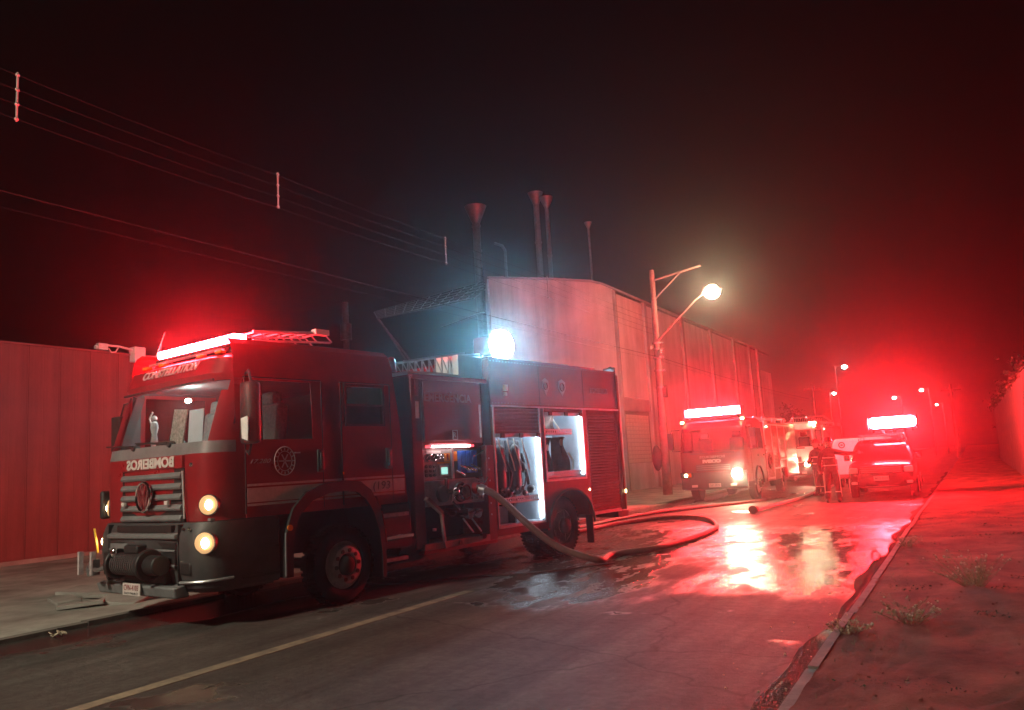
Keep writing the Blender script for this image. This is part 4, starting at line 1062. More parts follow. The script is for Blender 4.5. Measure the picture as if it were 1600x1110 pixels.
# inner corners of the rear arch
b = MB()
arc = [(5.80, .62)]+[(5.10+.70*math.cos(a), .62+.52*math.sin(a)) for a in [PI*k/14 for k in range(15)]]+[(4.42, .62)]
P = [(5.80, 1.12), (4.42, 1.12)]
prev = None
for a in [PI*k/14 for k in range(15)]:
    p = (5.10+.69*math.cos(a), .50+.60*math.sin(a)); q = (p[0], 1.11)
    if prev:
        b.quad((0.004, prev[0][0], prev[0][1]), (0.004, p[0], p[1]), (0.004, q[0], q[1]), (0.004, prev[1][0], prev[1][1]))
    prev = (p, q)
b.quad((.004, 4.42, .47), (.004, 4.42, 1.11), (.004, 4.36, 1.11), (.004, 4.36, .47))
b.build('arch_panel', 'dkred', T)
b = MB(); b.tube([(.02, 5.10+.70*math.cos(a), .50+.61*math.sin(a)) for a in [PI*k/20 for k in range(21)]], .022, 8); b.build('arch_trim', 'black', T)
MB().box(-.72, -.68, 4.36, 5.82, .5, 1.1).build('arch_well', 'black', T)
# lockers
def locker(y0, y1, z0, z1, name):
    o = MB()
    o.box(-.69, -.67, y0, y1, z0, z1); o.box(-.67, -.01, y0, y0+.012, z0, z1); o.box(-.67, -.01, y1-.012, y1, z0, z1); o.box(-.67, -.01, y0+.012, y1-.012, z0, z0+.02); o.box(-.67, -.01, y0+.012, y1-.012, z1-.012, z1)
    l = o.build(name, 'baywall', T)
    MB().box(-.045, -.02, y1-.045, y1-.014, z0+.05, z1-.05).build('led_strip', 'led', l)
    MB().box(-.06, -.03, y0+.05, y1-.1, z1-.032, z1-.014).build('led_strip', 'led', l)
    MB().box(-.0, .018, y0-.01, y1+.01, z0-.03, z0+.005).build('sill', 'alu', l, bevel=.004)
    for yy in (y0-.018, y1+.018): MB().box(-.01, .016, yy-.016, yy+.016, z0-.03, 2.5).build('shutter_track', 'alu', l, bevel=.004)
    return l
l1 = locker(3.09, 4.28, .64, 2.07, 'locker')
l2 = locker(4.44, 5.62, 1.29, 2.46, 'locker')
shutter(T, 3.09, 4.28, 2.08, 2.49); 
b = shutter(T, 4.44, 5.62, 2.44, 2.49)
shutter(T, 5.82, 6.78, .66, 2.50)
for (y0, y1, z) in ((3.09, 4.28, 2.03), (4.44, 5.62, 2.40)):
    for f in (.14, .55, .95): MB().box(.0, .04, y0+(y1-y0)*f-.05, y0+(y1-y0)*f+.05, z-.02, z+.05).build('shutter_catch', 'black', T, bevel=.008)
# shelves
def rack(y0, y1, z, m='alu', lip=.07):
    b = MB(); b.box(-.64, -.03, y0, y1, z, z+.015)
    n = int((y1-y0)/.055)
    for k in range(n):
        y = y0+(k+.5)*(y1-y0)/n; b.obox((-.02, y, z+.045), (.006, .012, .075), (.5, 0, 0)); b.obox((-.02, y, z+.045), (.006, .012, .075), (-.5, 0, 0))
    b.box(-.026, -.014, y0, y1, z+.075, z+.088); b.box(-.026, -.014, y0, y1, z-.002, z+.012)
    return b.build('shelf', m, T, smooth=False)
rack(3.11, 4.26, .98); rack(4.46, 5.60, 1.33); rack(4.46, 5.30, 2.06)
MB().box(-.6, -.1, 3.62, 3.66, .66, .98).build('locker_divider', 'dgrey', T)
for y in (4.36, 5.73): MB().box(.001, .004, y-.005, y+.005, 2.535, 3.25).build('panel_gap', 'black', BM)
b = MB()
for k in range(48): b.cyl((0, 3.08+.08*k, 3.235), (.006, 3.08+.08*k, 3.235), .008, seg=6); b.cyl((0, 3.08+.08*k, 2.565), (.006, 3.08+.08*k, 2.565), .008, seg=6)
b.build('rivets', 'rim', BM)['kind'] = 'stuff'
# rear end
b = MB(); b.box(-W+.05, -.03, 6.72, 7.12, .48, .60); b.build('rear_bumper', 'dgrey', T, bevel=.01)
MB().box(-.12, .02, 5.72, 5.745, .12, .62).build('mud_flap', 'black', T)
MB().box(-.02, .02, 6.94, 6.99, .62, 3.2).build('rear_edge_trim', 'red', T, bevel=.01)
MB().box(-.25, .0, 6.90, 6.97, 3.22, 3.36).build('rear_beacon', 'black', T, bevel=.02)
b = MB(); b.tube([(-.05, 6.6, 3.28), (-.05, 6.85, 3.36), (-.05, 7.0, 3.3), (-.05, 7.02, 3.1)], .018, 6); b.build('rear_grab_rail', 'dgrey', T)
MB().box(.0, .03, 6.95, 6.985, .93, .99).build('side_marker_lamp', 'sidelamp', T)
MB().cyl((.0, 5.72, 1.06), (.012, 5.72, 1.06), .018, seg=10).build('side_marker_lamp', 'sidelamp', T)
b = MB().box(.0, .05, 3.36, 3.44, 2.76, 2.86).build('side_lamp', 'sticker', T, bevel=.01)
MB().box(.0, .04, 3.37, 3.43, 2.68, 2.74).build('side_lamp', 'sticker', T, bevel=.01)
# crests and lettering on the fascia
for y, s in ((4.55, .12), (5.05, .14)):
    b = MB(); b.prism([(y-s*.8, 2.98), (y, 3.03), (y+s*.8, 2.98), (y+s*.8, 2.86), (y, 2.72), (y-s*.8, 2.86)], 'x', .001, .004); b.build('shield_crest', 'rim', BM)
    b = MB(); b.tube([(.006, y+s*.45*math.cos(a), 2.89+s*.5*math.sin(a)) for a in [2*PI*k/16 for k in range(16)]], .008, 5, closed=True); b.build('crest_ring', 'dkred', BM)
text('BOMBEIROS', 'side_lettering', 'rim', BM, (.003, 6.28, 2.86), (0, 1, 0), (0, 0, 1), .15, .002, .62)
wheel(T, (-.06, 5.10-.16, .49), .49, .29, rear=True); wheel(T, (-.40, 4.94, .49), .49, .28, rear=True); wheel(T, (-W+.06, 4.94, .49), .49, .29, face=-1, rear=True)
MB().cyl((-W+.4, 4.94, .49), (-.3, 4.94, .49), .11).build('rear_axle', 'black', T)
MB().cyl((-W+.2, .02, .47), (-.2, .02, .47), .07).build('front_axle', 'black', T)

def t1(x, y, z): return T1.matrix_world @ Vector((x, y, z)) if False else Matrix.Rotation(-math.radians(8.359), 4, 'Z') @ Vector((x, y, z)) + Vector((-6.93, 7.87, 0))
RZ1 = -math.radians(8.359)
# ---- loose things inside the first engine
def kit(name, label, cat, p, group=None): return thing(name, label, cat, t1(*p), RZ1, group)
for k, (y, lb) in enumerate(((3.31, 'black breathing apparatus with silver straps hanging left in the lower open locker'), (3.70, 'black breathing apparatus with silver straps hanging beside the left one in the lower open locker'))):
    t = kit('breathing_apparatus', lb, 'breathing set', (-.15, y, 1.14), 'breathing sets hanging in the locker')
    b = MB(); b.prism([(-.15, .84), (.15, .84), (.19, .5), (.20, .02), (.10, -.05), (-.12, -.02), (-.19, .4)], 'x', -.06, .06); b.build('back_plate', 'cloth', t, bevel=.02)
    b = MB(); b.cyl((.10, -.02, .12), (.10, -.02, .66), .115, seg=18); b.ball((.10, -.02, .66), .115); b.ball((.10, -.02, .12), .115); b.build('air_cylinder', 'black', t)
    for s in (-.09, .12):
        b = MB(); b.tube([(.19, s, .86), (.22, s+.02, .66), (.22, s+.10, .48), (.2, s+.15, .34)], .014, 6); b.build('shoulder_strap', 'reflect', t)
    b = MB(); b.tube([(.15, .1, .5), (.2, .2, .3), (.17, .15, .1), (.2, .0, .02), (.18, -.1, .1)], .018, 6); b.ball((.17, .14, -.02), .06, (.7, 1, .8)); b.build('air_hose', 'black', t)
    for s in (-.08, .07): MB().ball((.21, s, .06), .03, (.6, 1, 1.4), 8).build('buckle', 'chrome', t)
    t.scale = (.62, 1.05, 1.0)
t = kit('face_mask', 'black face mask with dangling hose hanging right in the lower open locker', 'mask', (-.14, 4.02, 1.25))
b = MB(); b.tube([(0, -.1, .5), (0, -.02, .35), (0, .03, .15), (0, .08, 0)], .03, 8); b.ball((0, -.06, .28), .07, (.7, 1, 1.3)); b.build('hose', 'black', t)
MB().ball((.02, .1, -.08), .085, (.7, 1.1, .8)).build('mask', 'black', t)
def nozzle(y, lb, h, m, x=-.2):
    t = kit('hose_nozzle', lb, 'nozzle', (x, y, 1.0), 'nozzles standing on the locker shelf')
    b = MB(); b.lathe([(.055, 0), (.06, .03), (.04, .06), (.035, h*.6), (.05, h*.7), (.055, h), (.03, h+.01)], (0, 0, 0), 'z', 14); b.build('barrel', m, t)
    MB().tube([(.0, -.05, h*.5), (.05, -.06, h*.75), (.0, .05, h*.6)], .012, 6).build('bail', 'black', t)
    MB().cyl((0, 0, .0), (0, 0, .035), .068, seg=14).build('coupling', 'chrome', t)
nozzle(3.22, 'small black nozzle at the left end of the locker shelf', .2, 'black')
nozzle(3.38, 'yellow topped nozzle on the locker shelf', .25, 'yellow')
nozzle(3.54, 'dark nozzle between the yellow one and the grey one on the locker shelf', .19, 'dgrey')
nozzle(3.74, 'grey metal nozzle in the middle of the locker shelf', .28, 'steel')
nozzle(4.10, 'short black nozzle at the right end of the locker shelf', .12, 'black')
t = kit('spring_coil', 'pale coiled hose standing upright on the locker shelf', 'coil', (-.2, 3.93, 1.0))
b = MB(); b.tube([(.06*math.cos(a), .06*math.sin(a), .02+a*.0085) for a in [k*.5 for k in range(64)]], .013, 6); b.build('coil', 'sticker', t)
o = MB().tube([(.0, 0, 0), (.02, .34, .3)], .012, 6).build('wrench_bar', 'chrome'); o.location = t1(-.08, 3.45, 1.05); o.rotation_euler = (0, 0, RZ1); tag(o, 'thin chrome bar leaning across the nozzles in the locker', 'bar')
o = MB().box(-.2, .1, -.2, .2, 0, .26).build('storage_box', 'paper', bevel=.02); o.location = t1(-.3, 3.38, .665); o.rotation_euler = (0, 0, RZ1); tag(o, 'pale box on the floor of the lower open locker', 'box')
o = MB().box(-.03, 0, -.14, .14, 0, .27).build('blue_sheet', 'paper'); o.location = t1(-.60, 4.64, 2.16); o.rotation_euler = (0, 0, RZ1); tag(o, 'pale sheet at the back of the upper shelf, upper open locker', 'sheet')
b = MB(); b.box(-.03, .0, -.20, .17, 0, .5)
o = b.build('cupboard_door', 'grey'); o.location = t1(-.63, 4.06, 1.5); o.rotation_euler = (0, 0, RZ1); tag(o, 'grey flap door at the back of the lower open locker', 'flap')
# draped bags / jackets
def drape(name, label, cat, p, prof, d, m):
    t = kit(name, label, cat, p)
    b = MB(); n = 12; rows = []
    for (z, w0, w1) in prof:
        row = []
        for k in range(n+1):
            f = k/n; y = w0+(w1-w0)*f
            row.append((d*math.sin(PI*f)**.6*(1+.22*math.sin(f*19+z*9))+.02*math.sin(f*31), y, z))
        rows.append([b.bm.verts.new(q) for q in row])
    for A, B in zip(rows, rows[1:]):
        for k in range(n): b.bm.faces.new((A[k], A[k+1], B[k+1], B[k]))
    o = b.build('fabric', m, t); s = o.modifiers.new('thick', 'SOLIDIFY'); s.thickness = .02; s2 = o.modifiers.new('sub', 'SUBSURF'); s2.levels = s2.render_levels = 1
    return t
t = drape('canvas_bag', 'brown canvas bag lying on the upper shelf of the upper open locker', 'bag', (-.35, 4.84, 2.08), [(0, -.38, .38), (.05, -.38, .36), (.12, -.26, .16), (.22, -.06, .10), (.31, .0, .10), (.34, .02, .09)], .22, 'browncloth')
MB().tube([(.12, .05, .34), (.16, .1, .3), (.18, .16, .2), (.2, .3, .05)], .014, 6).build('cord', 'reflect', t)
t = drape('turnout_jacket', 'hanging dark jacket at the left of the upper open locker', 'jacket', (-.3, 4.68, 1.42), [(0, -.2, .3), (.15, -.2, .28), (.3, -.2, .2), (.45, -.18, .12), (.6, -.2, .3)], .14, 'cloth')
MB().ball((.17, .0, .42), .04, (.5, 1, 1.5), 8).build('buckle', 'reflect', t)
t = drape('turnout_trousers', 'brown folded trousers hanging at the right of the upper open locker', 'trousers', (-.25, 5.08, 1.42), [(0, -.18, .33), (.12, -.15, .34), (.25, -.14, .27), (.38, -.14, .12), (.5, -.12, .02), (.6, -.16, .22)], .16, 'browncloth')
MB().ball((.17, -.05, .5), .045, (.5, 1, 1.4), 8).build('buckle', 'reflect', t)
MB().tube([(.16, .27, .02), (.17, .3, .18), (.15, .18, .32)], .016, 6).build('strap', 'reflect', t)
# things behind the windscreen
o = MB().box(-.15, .15, -.004, .004, 0, .40).build('paper_sheet', 'paper'); o.location = t1(-.66, -1.60, 2.03); o.rotation_euler = (-.06, 0, RZ1); tag(o, 'white clipboard sheet standing behind the windscreen', 'paper')
t = kit('statuette', 'small standing statuette on a yellow base on the dashboard', 'statuette', (-1.64, -1.56, 1.985))
MB().cyl((0, 0, 0), (0, 0, .05), .06, seg=12).build('base', 'yellow', t)
b = MB(); b.lathe([(.035, .05), (.045, .12), (.03, .22), (.05, .3), (.04, .36), (.02, .38)], (0, 0, 0), 'z', 10); b.ball((0, 0, .42), .035); b.tube([(-.045, 0, .3), (-.08, -.02, .42), (-.04, 0, .5)], .012, 6); b.build('figure', 'rim', t)
t = kit('canvas_pouch', 'brown pouch with a panel painted as a pale board on the dashboard', 'pouch', (-1.48, -1.50, 1.985))
MB().obox((0, 0, .06), (.22, .16, .13)).build('pouch', 'browncloth', t, bevel=.03)
MB().obox((.12, .10, .28), (.30, .015, .46), (-.1, .10, 0)).build('reflection', 'seatreflection', t)  # added panel standing in for what the windscreen mirrors
# suction hose from the coupling to the road and back behind the rear wheel
def spline(pts, n=10):
    P = [Vector(p) for p in pts]; P = [P[0]*2-P[1]]+P+[P[-1]*2-P[-2]]; out = []
    for i in range(1, len(P)-2):
        a, b_, c, d = P[i-1:i+3]
        for k in range(n):
            t_ = k/n
            out.append(.5*((2*b_)+(c-a)*t_+(2*a-5*b_+4*c-d)*t_*t_+(3*b_-a-3*c+d)*t_**3))
    out.append(P[-2]); return out
hp = [t1(.12, 2.62, 1.235), t1(.22, 2.72, 1.16), t1(.38, 2.90, .94), t1(.62, 3.10, .62), t1(.95, 3.35, .30), t1(1.38, 3.70, .10), (-5.25, 12.35, .055), (-4.82, 13.2, .055), (-4.68, 14.6, .055), (-4.75, 16.4, .055), (-5.05, 17.7, .055), (-5.7, 19.2, .055), (-6.5, 19.9, .055), (-7.15, 19.5, .055), (-7.62, 18.2, .055), (-7.75, 16.6, .055), (-8.0, 15.0, .055)]
o = MB().tube(spline(hp), .052, 12).build('suction_hose', 'hose'); tag(o, 'thick brown suction hose looping from the pump panel over the wet road', 'hose')
o = MB().tube(spline([(-8.15, 15.2, .05), (-8.25, 18, .05), (-8.15, 20.6, .05), (-7.55, 22.6, .05), (-6.35, 25.2, .05), (-5.9, 26.6, .05)]), .045, 10).build('fire_hose', 'hosedk'); tag(o, 'dark fire hose running from behind the nearest engine to the second one', 'hose')
o = MB().tube(spline([(-7.9, 9.0, .02), (-6.6, 9.9, .02), (-5.6, 10.6, .02), (-4.9, 11.6, .02)]), .014, 8).build('thin_cable', 'hosedk'); tag(o, 'thin dark cable lying across the road under the hose loop', 'cable')
t = thing('drain_pipe', 'pale straight pipe with a dark end lying on the road before the second engine', 'pipe', (0, 0, 0))
MB().tube([(-5.05, 21.3, .06), (-4.85, 26.4, .06), (-4.95, 34.2, .07)], .045, 8).build('tube', 'steel', t)
MB().cyl((-5.05, 21.15, .1), (-5.05, 21.35, .1), .11, seg=14).build('end_fitting', 'black', t)
# ================= second and third engines (parallel to the road) =================
def small_engine(name, label, loc, rz, paint, trim, bar, kind):
    T = thing(name, label, 'fire engine', loc, rz); W = 2.3
    ys = [1.35, 1.25, .98, .5, .46, .40, -.45, -.52, -.60]
    lv = [(.62, -1.12, 1.5, .0, .22), (1.0, -1.16, 1.5, 0, .22), (1.40, -1.16, 1.5, 0, .22), (1.62, -1.14, 1.5, 0, .22), (1.66, -1.13, 1.5, 0, .22), (2.0, -1.04, 1.5, .01, .2), (2.40, -.93, 1.5, .04, .2), (2.46, -.93, 1.5, .05, .2), (2.66, -.80, 1.5, .10, .25), (2.76, -.5, 1.48, .2, .3)]
    def cls(c, k):
        near, far = c.x > -.15, c.x < -W+.15; side = near or far
        if 1.66 < c.z < 2.40:
            if c.y < -.80 and -W+.1 < c.x < -.1: return 'windscreen'
            if side and -.52 < c.y < .40: return 'window'
            if side and .5 < c.y < 1.25: return 'rear_window'
        if side and .62 < c.z < 2.46:
            if -.60 < c.y < .46: return 'front_door'
            if .46 < c.y < 1.35: return 'rear_door'
        return 'body'
    G, R_ = loft_cab(lv, perim_fn(W, ys), cls)
    quads_mesh(G['body'], cap=R_[-1]).build('cab', paint, T, ang=.5)
    for side in (0, 1):
        for nm, wn_ in (('front_door', 'window'), ('rear_door', 'rear_window')):
            qs = [q for q in G[nm] if (sum(p[0] for p in q)/4 > -1.1) == (side == 0)]
            d = quads_mesh(qs, thick=.012).build(nm, paint, T)
            qs = [q for q in G[wn_] if (sum(p[0] for p in q)/4 > -1.1) == (side == 0)]
            quads_mesh(qs).build('window', 'sideglass', d)
            if side == 0:
                y = .36 if nm == 'front_door' else 1.25
                MB().box(.0, .035, y-.08, y+.05, 1.42, 1.48).build('door_handle', 'black', d, bevel=.01)
    quads_mesh(G['windscreen']).build('windscreen', 'winglass', T)
    MB().box(-W+.06, -.06, .2, 1.4, .9, 1.7).build('cab_interior', 'black', T)
    for x in (-.6, -1.7):
        s = MB(); s.box(x-.24, x+.24, .0, .14, 1.4, 2.1); s.box(x-.15, x+.15, .02, .12, 2.12, 2.32); s.build('seat', 'cloth', T, bevel=.04)
    b = MB(); b.prism([(-1.12, .40), (-1.22, .45), (-1.24, .78), (-1.20, .98), (-1.1, 1.0), (-1.1, .40)], 'x', -W+.04, -.04); b.build('bumper', 'dgrey', T, bevel=.04)
    MB().box(-1.72, -.58, -1.20, -1.165, 1.02, 1.24).build('grille', 'black', T)
    for k in range(3): MB().box(-1.70, -.60, -1.225, -1.19, 1.05+.065*k, 1.085+.065*k).build('grille_slat', 'grey', T, bevel=.006)
    MB().box(-1.9, -.4, -1.18, -1.165, 1.58, 1.64).build('wiper_cowl', 'black', T)
    for x in (-.7, -1.5): MB().tube([(x, -1.19, 1.64), (x-.28, -1.17, 1.72), (x-.55, -1.14, 1.75)], .012, 6).build('wiper', 'black', T)
    if kind == 2:
        text('IVECO', 'maker_lettering', 'sticker', T, (-1.17, -1.205, 1.335), (1, 0, 0), (0, 0, 1), .135, .01, .62, bold=.012)
        text('BOMBEIROS', 'bonnet_lettering', 'faded', T, (-1.15, -1.20, 1.48), (1, 0, 0), (0, 0, 1), .11, .003, .85, mirror=True)
        pl = MB().box(-1.32, -.92, -1.26, -1.245, .48, .61).build('number_plate', 'sticker', T)
        text('DJP-2870', 'plate_lettering', 'black', pl, (-1.12, -1.264, .545), (1, 0, 0), (0, 0, 1), .09, .001, .34)
    xs = [-.33, -W+.25]
    for i, x in enumerate(xs):
        housing = MB().box(x-.22, x+.16 if i == 0 else x+.22, -1.26, -1.2, .80, 1.0).build('headlight', 'black', T, bevel=.03)
        near = (i == 0)
        lens = 'hiwarm' if near else ('warmcore' if kind == 2 else 'hiwarm')
        r = (.16 if kind == 2 else .09) if near else .05
        MB().ball((x-.02, -1.262, .90), r, (1.1, .35, 1), 14).build('lens', lens, housing)
        MB().box(x+(.06 if near else .05), x+(.15 if near else .16), -1.27, -1.255, .84, .97).build('turn_lamp', 'amber', housing)
    for x in (-.5, -1.8): MB().box(x-.1, x+.1, -1.26, -1.235, .50, .58).build('fog_lamp', 'sticker', T, bevel=.01)
    # mirrors
    for s, x in ((1, 0), (-1, -W)):
        b = MB(); b.tube([(x, -.85, 2.45), (x+.2*s, -1.12, 2.44), (x+.24*s, -1.14, 2.3)], .016, 6); b.tube([(x, -.9, 1.72), (x+.2*s, -1.14, 1.72), (x+.24*s, -1.14, 1.85)], .016, 6)
        b.prism([(x+.16*s, -1.2), (x+.34*s, -1.2), (x+.34*s, -1.08), (x+.16*s, -1.08)], 'z', 1.78, 2.36)
        b.build('mirror', 'black', T, bevel=.02)
    for x in (-.12, -W+.12): MB().box(x-.05, x+.05, -.88, -.8, 2.66, 2.73).build('marker_lamp', 'sidelamp', T, bevel=.01)
    if bar:
        lightbar(T, -W+.2, -.2, -.45, 2.88, bar, 3, .26, .18, .06, .006)
    # running gear
    wheel(T, (-.02, .22, .47), .47, .28); wheel(T, (-W+.02, .22, .47), .47, .28, face=-1)
    wheel(T, (-.06, 4.6, .47), .47, .28, rear=True); wheel(T, (-W+.06, 4.6, .47), .47, .28, face=-1, rear=True)
    b = MB()
    b.tube([(.03, .22+.58*math.cos(a), .5+.6*math.sin(a)) for a in [PI*k/16 for k in range(17)]], .035, 8); b.build('wheel_arch', 'black', T)
    MB().box(-.5, -.01, -.42+.0, .86, .5, .98).build('wheel_well', 'black', T) if False else None
    b = MB()
    for x in (-.7, -1.6): b.box(x-.05, x+.05, -1.0, 7.6, .6, .85)
    b.build('chassis', 'black', T)
    MB().box(-.3, .0, .85, 1.45, .42, .62).build('cab_step', 'dgrey', T, bevel=.02)
    # body
    bd = MB(); bd.box(-W, -.02, 1.62, 7.6, .9, 2.62); bd.box(-W, -.02, 1.62, 3.95, .5, .9); bd.box(-W, -.02, 5.25, 7.6, .5, .9)
    body = bd.build('body', paint, T, bevel=.02)
    for (a, c) in ((1.72, 2.78), (2.88, 3.9), (5.32, 7.5)): shutter(T, a, c, .62 if a != 2.88 else .95, 2.45, x=-.002, m=trim)
    shutter(T, 4.0, 5.2, 1.25, 2.45, x=-.002, m=trim)
    for y in (1.67, 2.83, 3.95, 5.26): MB().box(-.02, .012, y-.025, y+.025, .52, 2.55).build('door_post', 'alu', T, bevel=.004)
    MB().box(-.015, .014, 1.62, 7.6, 2.5, 2.55).build('gutter_rail', 'alu', T)
    # roof gear
    b = MB()
    for x in (-.35, -.9):
        b.tube([(x, 1.7, 2.82), (x, 7.4, 2.86)], .03, 6)
    for k in range(14): b.tube([(-.35, 1.9+.4*k, 2.825), (-.9, 1.9+.4*k, 2.825)], .016, 6)
    b.build('roof_ladder', 'alu', T)
    for y in (1.75, 3.4, 5.2, 7.2):
        b = MB(); b.tube([(-.05, y, 2.6), (-.05, y, 2.8), (-.05, y+.5, 2.8), (-.05, y+.5, 2.6)], .02, 6); b.build('roof_rail', 'alu', T)
    for y in (1.95, 2.05): MB().ball((.02, y, 2.44), .035, (.6, 1.2, .8)).build('side_lamp', 'sidelamp', T)
    b = MB(); b.box(-.1, .03, 1.66, 2.15, 2.56, 2.66); b.build('scene_lamp', 'sticker', T, bevel=.02)
    for (y, z) in ((1.55, 1.75), (1.6, 1.6), (1.52, 1.5)): MB().ball((.02, y, z), .03).build('grab_knob', 'chrome', T)
    return T
M['deepred'] = mat('deep red paint', (0.10, 0.006, 0.009), 0.35, var=0.25, scale=2.5, coat=0.3)
T2 = small_engine('fire_engine', 'second red fire engine with bright red light bar and glaring headlight', (-6.44, 28.1, 0), 0, 'deepred', 'deepred', 'barred2', 2)
hd = bpy.data.objects
# gear hanging on the side of the second engine
b = MB(); b.tube([(.05, 1.9+.22*math.cos(a), 1.2+.24*math.sin(a)) for a in [2*PI*k/24 for k in range(24)]], .035, 8, closed=True); b.tube([(.06, 1.9+.15*math.cos(a), 1.2+.17*math.sin(a)) for a in [2*PI*k/24 for k in range(24)]], .03, 8, closed=True)
o = b.build('hose_coil', 'hosedk'); o.location = (-6.42, 28.1, 0); tag(o, 'coiled dark hose hung on the side of the second fire engine', 'hose coil')
T3 = small_engine('fire_engine', 'third engine with a white cab and one headlight on, behind the second', (-5.95, 38.2, 0), 0, 'white', 'white', None, 3)
b = MB()
for x in (-.35, -.95):
    b.tube([(x, -.3, 2.95), (x, 4.5, 3.15), (x, 7.0, 2.95)], .045, 6); b.tube([(x, -.2, 2.75), (x, 4.5, 2.85)], .03, 6)
    for k in range(8): b.tube([(x, -.2+.55*k, 2.76), (x, .1+.55*k, 2.98)], .02, 5)
b.tube([(-.1, .6, 2.75), (-.05, 1.4, 2.7), (.1, 2.6, 2.2), (.1, 3.0, 1.7)], .03, 6)
b.build('ladder_boom', 'alu', T3)
for (y, z) in ((-.6, 2.62), (-.45, 2.55), (-.2, 2.68)): MB().box(-.1, .02, y-.06, y+.06, z-.04, z+.06).build('scene_lamp', 'sidelamp', T3, bevel=.015)

# ================= dark pickup with red light bar =================
P = thing('pickup_car', 'dark car with a glowing red light bar on its roof, parked at the right kerb', 'car', (-2.42, 26.0, 0), math.radians(2))
def loft_sections(secs, name, m, parent):
    """secs: list of (y, half-width, [(x factor, z)...]) closed half profile mirrored"""
    b = MB(); rings = []
    for y, hw, pr in secs:
        ring = [b.bm.verts.new((hw*fx, y, z)) for fx, z in pr]+[b.bm.verts.new((-hw*fx, y, z)) for fx, z in reversed(pr)]
        rings.append(ring)
    n = len(rings[0])
    for A, B in zip(rings, rings[1:]):
        for k in range(n): b.bm.faces.new((A[k], A[(k+1) % n], B[(k+1) % n], B[k]))
    b.bm.faces.new(rings[0]); b.bm.faces.new(rings[-1])
    o = b.build(name, m, parent, ang=.7); s = o.modifiers.new('sub', 'SUBSURF'); s.levels = s.render_levels = 1
    return o
def lower(z0, zt, w=1): return [(.55, z0), (.95, z0+.06), (1.0, z0+.22), (1.0, zt-.16), (.94, zt-.04), (.55, zt)]
M['carpaint'] = mat('dark car paint', (0.025, 0.008, 0.009), .25, coat=.6)
secs = [(0, .70, lower(.34, .86)), (.12, .86, lower(.30, .98)), (.5, .93, lower(.28, 1.06)), (1.3, .95, lower(.27, 1.12)), (3.2, .95, lower(.28, 1.10)), (4.9, .94, lower(.34, 1.08)), (5.05, .90, lower(.4, 1.04))]
loft_sections(secs, 'body', 'carpaint', P)
cab_ = [(.98, 1.09), (.84, 1.45), (.72, 1.68), (.60, 1.74)]
b = MB(); rg = []
for y0, y1 in ((1.15, 3.6),):
    levels = [(1.08, 1.15, 3.70, .90), (1.45, 1.62, 3.60, .80), (1.66, 1.95, 3.48, .70), (1.73, 2.2, 3.3, .60)]
    for z, a, c, w in levels: rg.append([b.bm.verts.new(q) for q in ((-w, a, z), (w, a, z), (w, (a+c)/2, z), (w, c, z), (-w, c, z), (-w, (a+c)/2, z))])
for A, B in zip(rg, rg[1:]):
    for k in range(6): b.bm.faces.new((A[k], A[(k+1) % 6], B[(k+1) % 6], B[k]))
b.bm.faces.new(rg[-1])
b.build('roof_cabin', 'carpaint', P, bevel=.03)
b = MB(); b.quad((-.80, 1.19, 1.14), (.80, 1.19, 1.14), (.68, 1.80, 1.60), (-.68, 1.80, 1.60))
for v in b.bm.verts: v.co += Vector((0, -.03, .015))
b.build('windscreen', 'sideglass', P)
for s in (-1, 1):
    b = MB(); b.quad((s*.895, 1.4, 1.16), (s*.895, 3.4, 1.16), (s*.745, 3.3, 1.58), (s*.745, 1.95, 1.58))
    for v in b.bm.verts: v.co.x += s*.022
    b.build('side_window', 'sideglass', P)
    w = MB().box(s*.62, s*.86, -.01, .16, .74, .90); w.build('headlight', 'sticker', P, bevel=.03)
    MB().box(s*.66, s*.82, -.02, .1, .42, .50).build('fog_lamp', 'sticker', P, bevel=.02)
    b = MB(); b.box(s*.93, s*1.10, 1.45, 1.6, 1.10, 1.27); b.build('mirror', 'carpaint', P, bevel=.03)
    for y in (.95, 4.1): wheel(P, (s*.93, y, .36), .36, .22, face=s)
MB().box(-.56, .56, -.05, .05, .72, .94).build('grille', 'black', P, bevel=.02)
for k in range(3): MB().box(-.54, .54, -.065, -.045, .75+.06*k, .775+.06*k).build('grille_slat', 'chrome', P)
b = MB(); b.tube([(.065*math.cos(a), -.075, .86+.065*math.sin(a)) for a in [2*PI*k/20 for k in range(20)]], .012, 6, closed=True); b.box(-.05, .05, -.08, -.07, .85, .87); b.build('front_emblem', 'chrome', P)
pl = MB().box(-.2, .2, -.075, -.06, .52, .65).build('number_plate', 'sticker', P)
text('BKQ-5514', 'plate_lettering', 'black', pl, (0, -.078, .585), (1, 0, 0), (0, 0, 1), .09, .001, .34)
MB().box(-.45, .45, -.06, .02, .33, .37).build('bumper_trim', 'chrome', P, bevel=.01)
b = MB()
for x in (-.58, .58): b.tube([(x, 1.9, 1.74), (x, 1.95, 1.86), (x, 3.2, 1.86), (x, 3.3, 1.72)], .025, 6)
for y in (2.0, 2.5, 3.0): b.tube([(-.66, y, 1.87), (.66, y, 1.87)], .022, 6)
b.build('roof_rack', 'alu', P)
for x in (.1, .42): MB().box(x-.05, x+.05, 2.0, 2.1, 1.88, 2.03).build('bar_bracket', 'chrome', P)
lightbar(P, -.30, 1.06, 2.05, 2.06, 'barred3', 1, .34, .20, .15, .0)
MB().ball((.62, 1.98, 1.77), .04).build('roof_lamp', 'sticker', P)

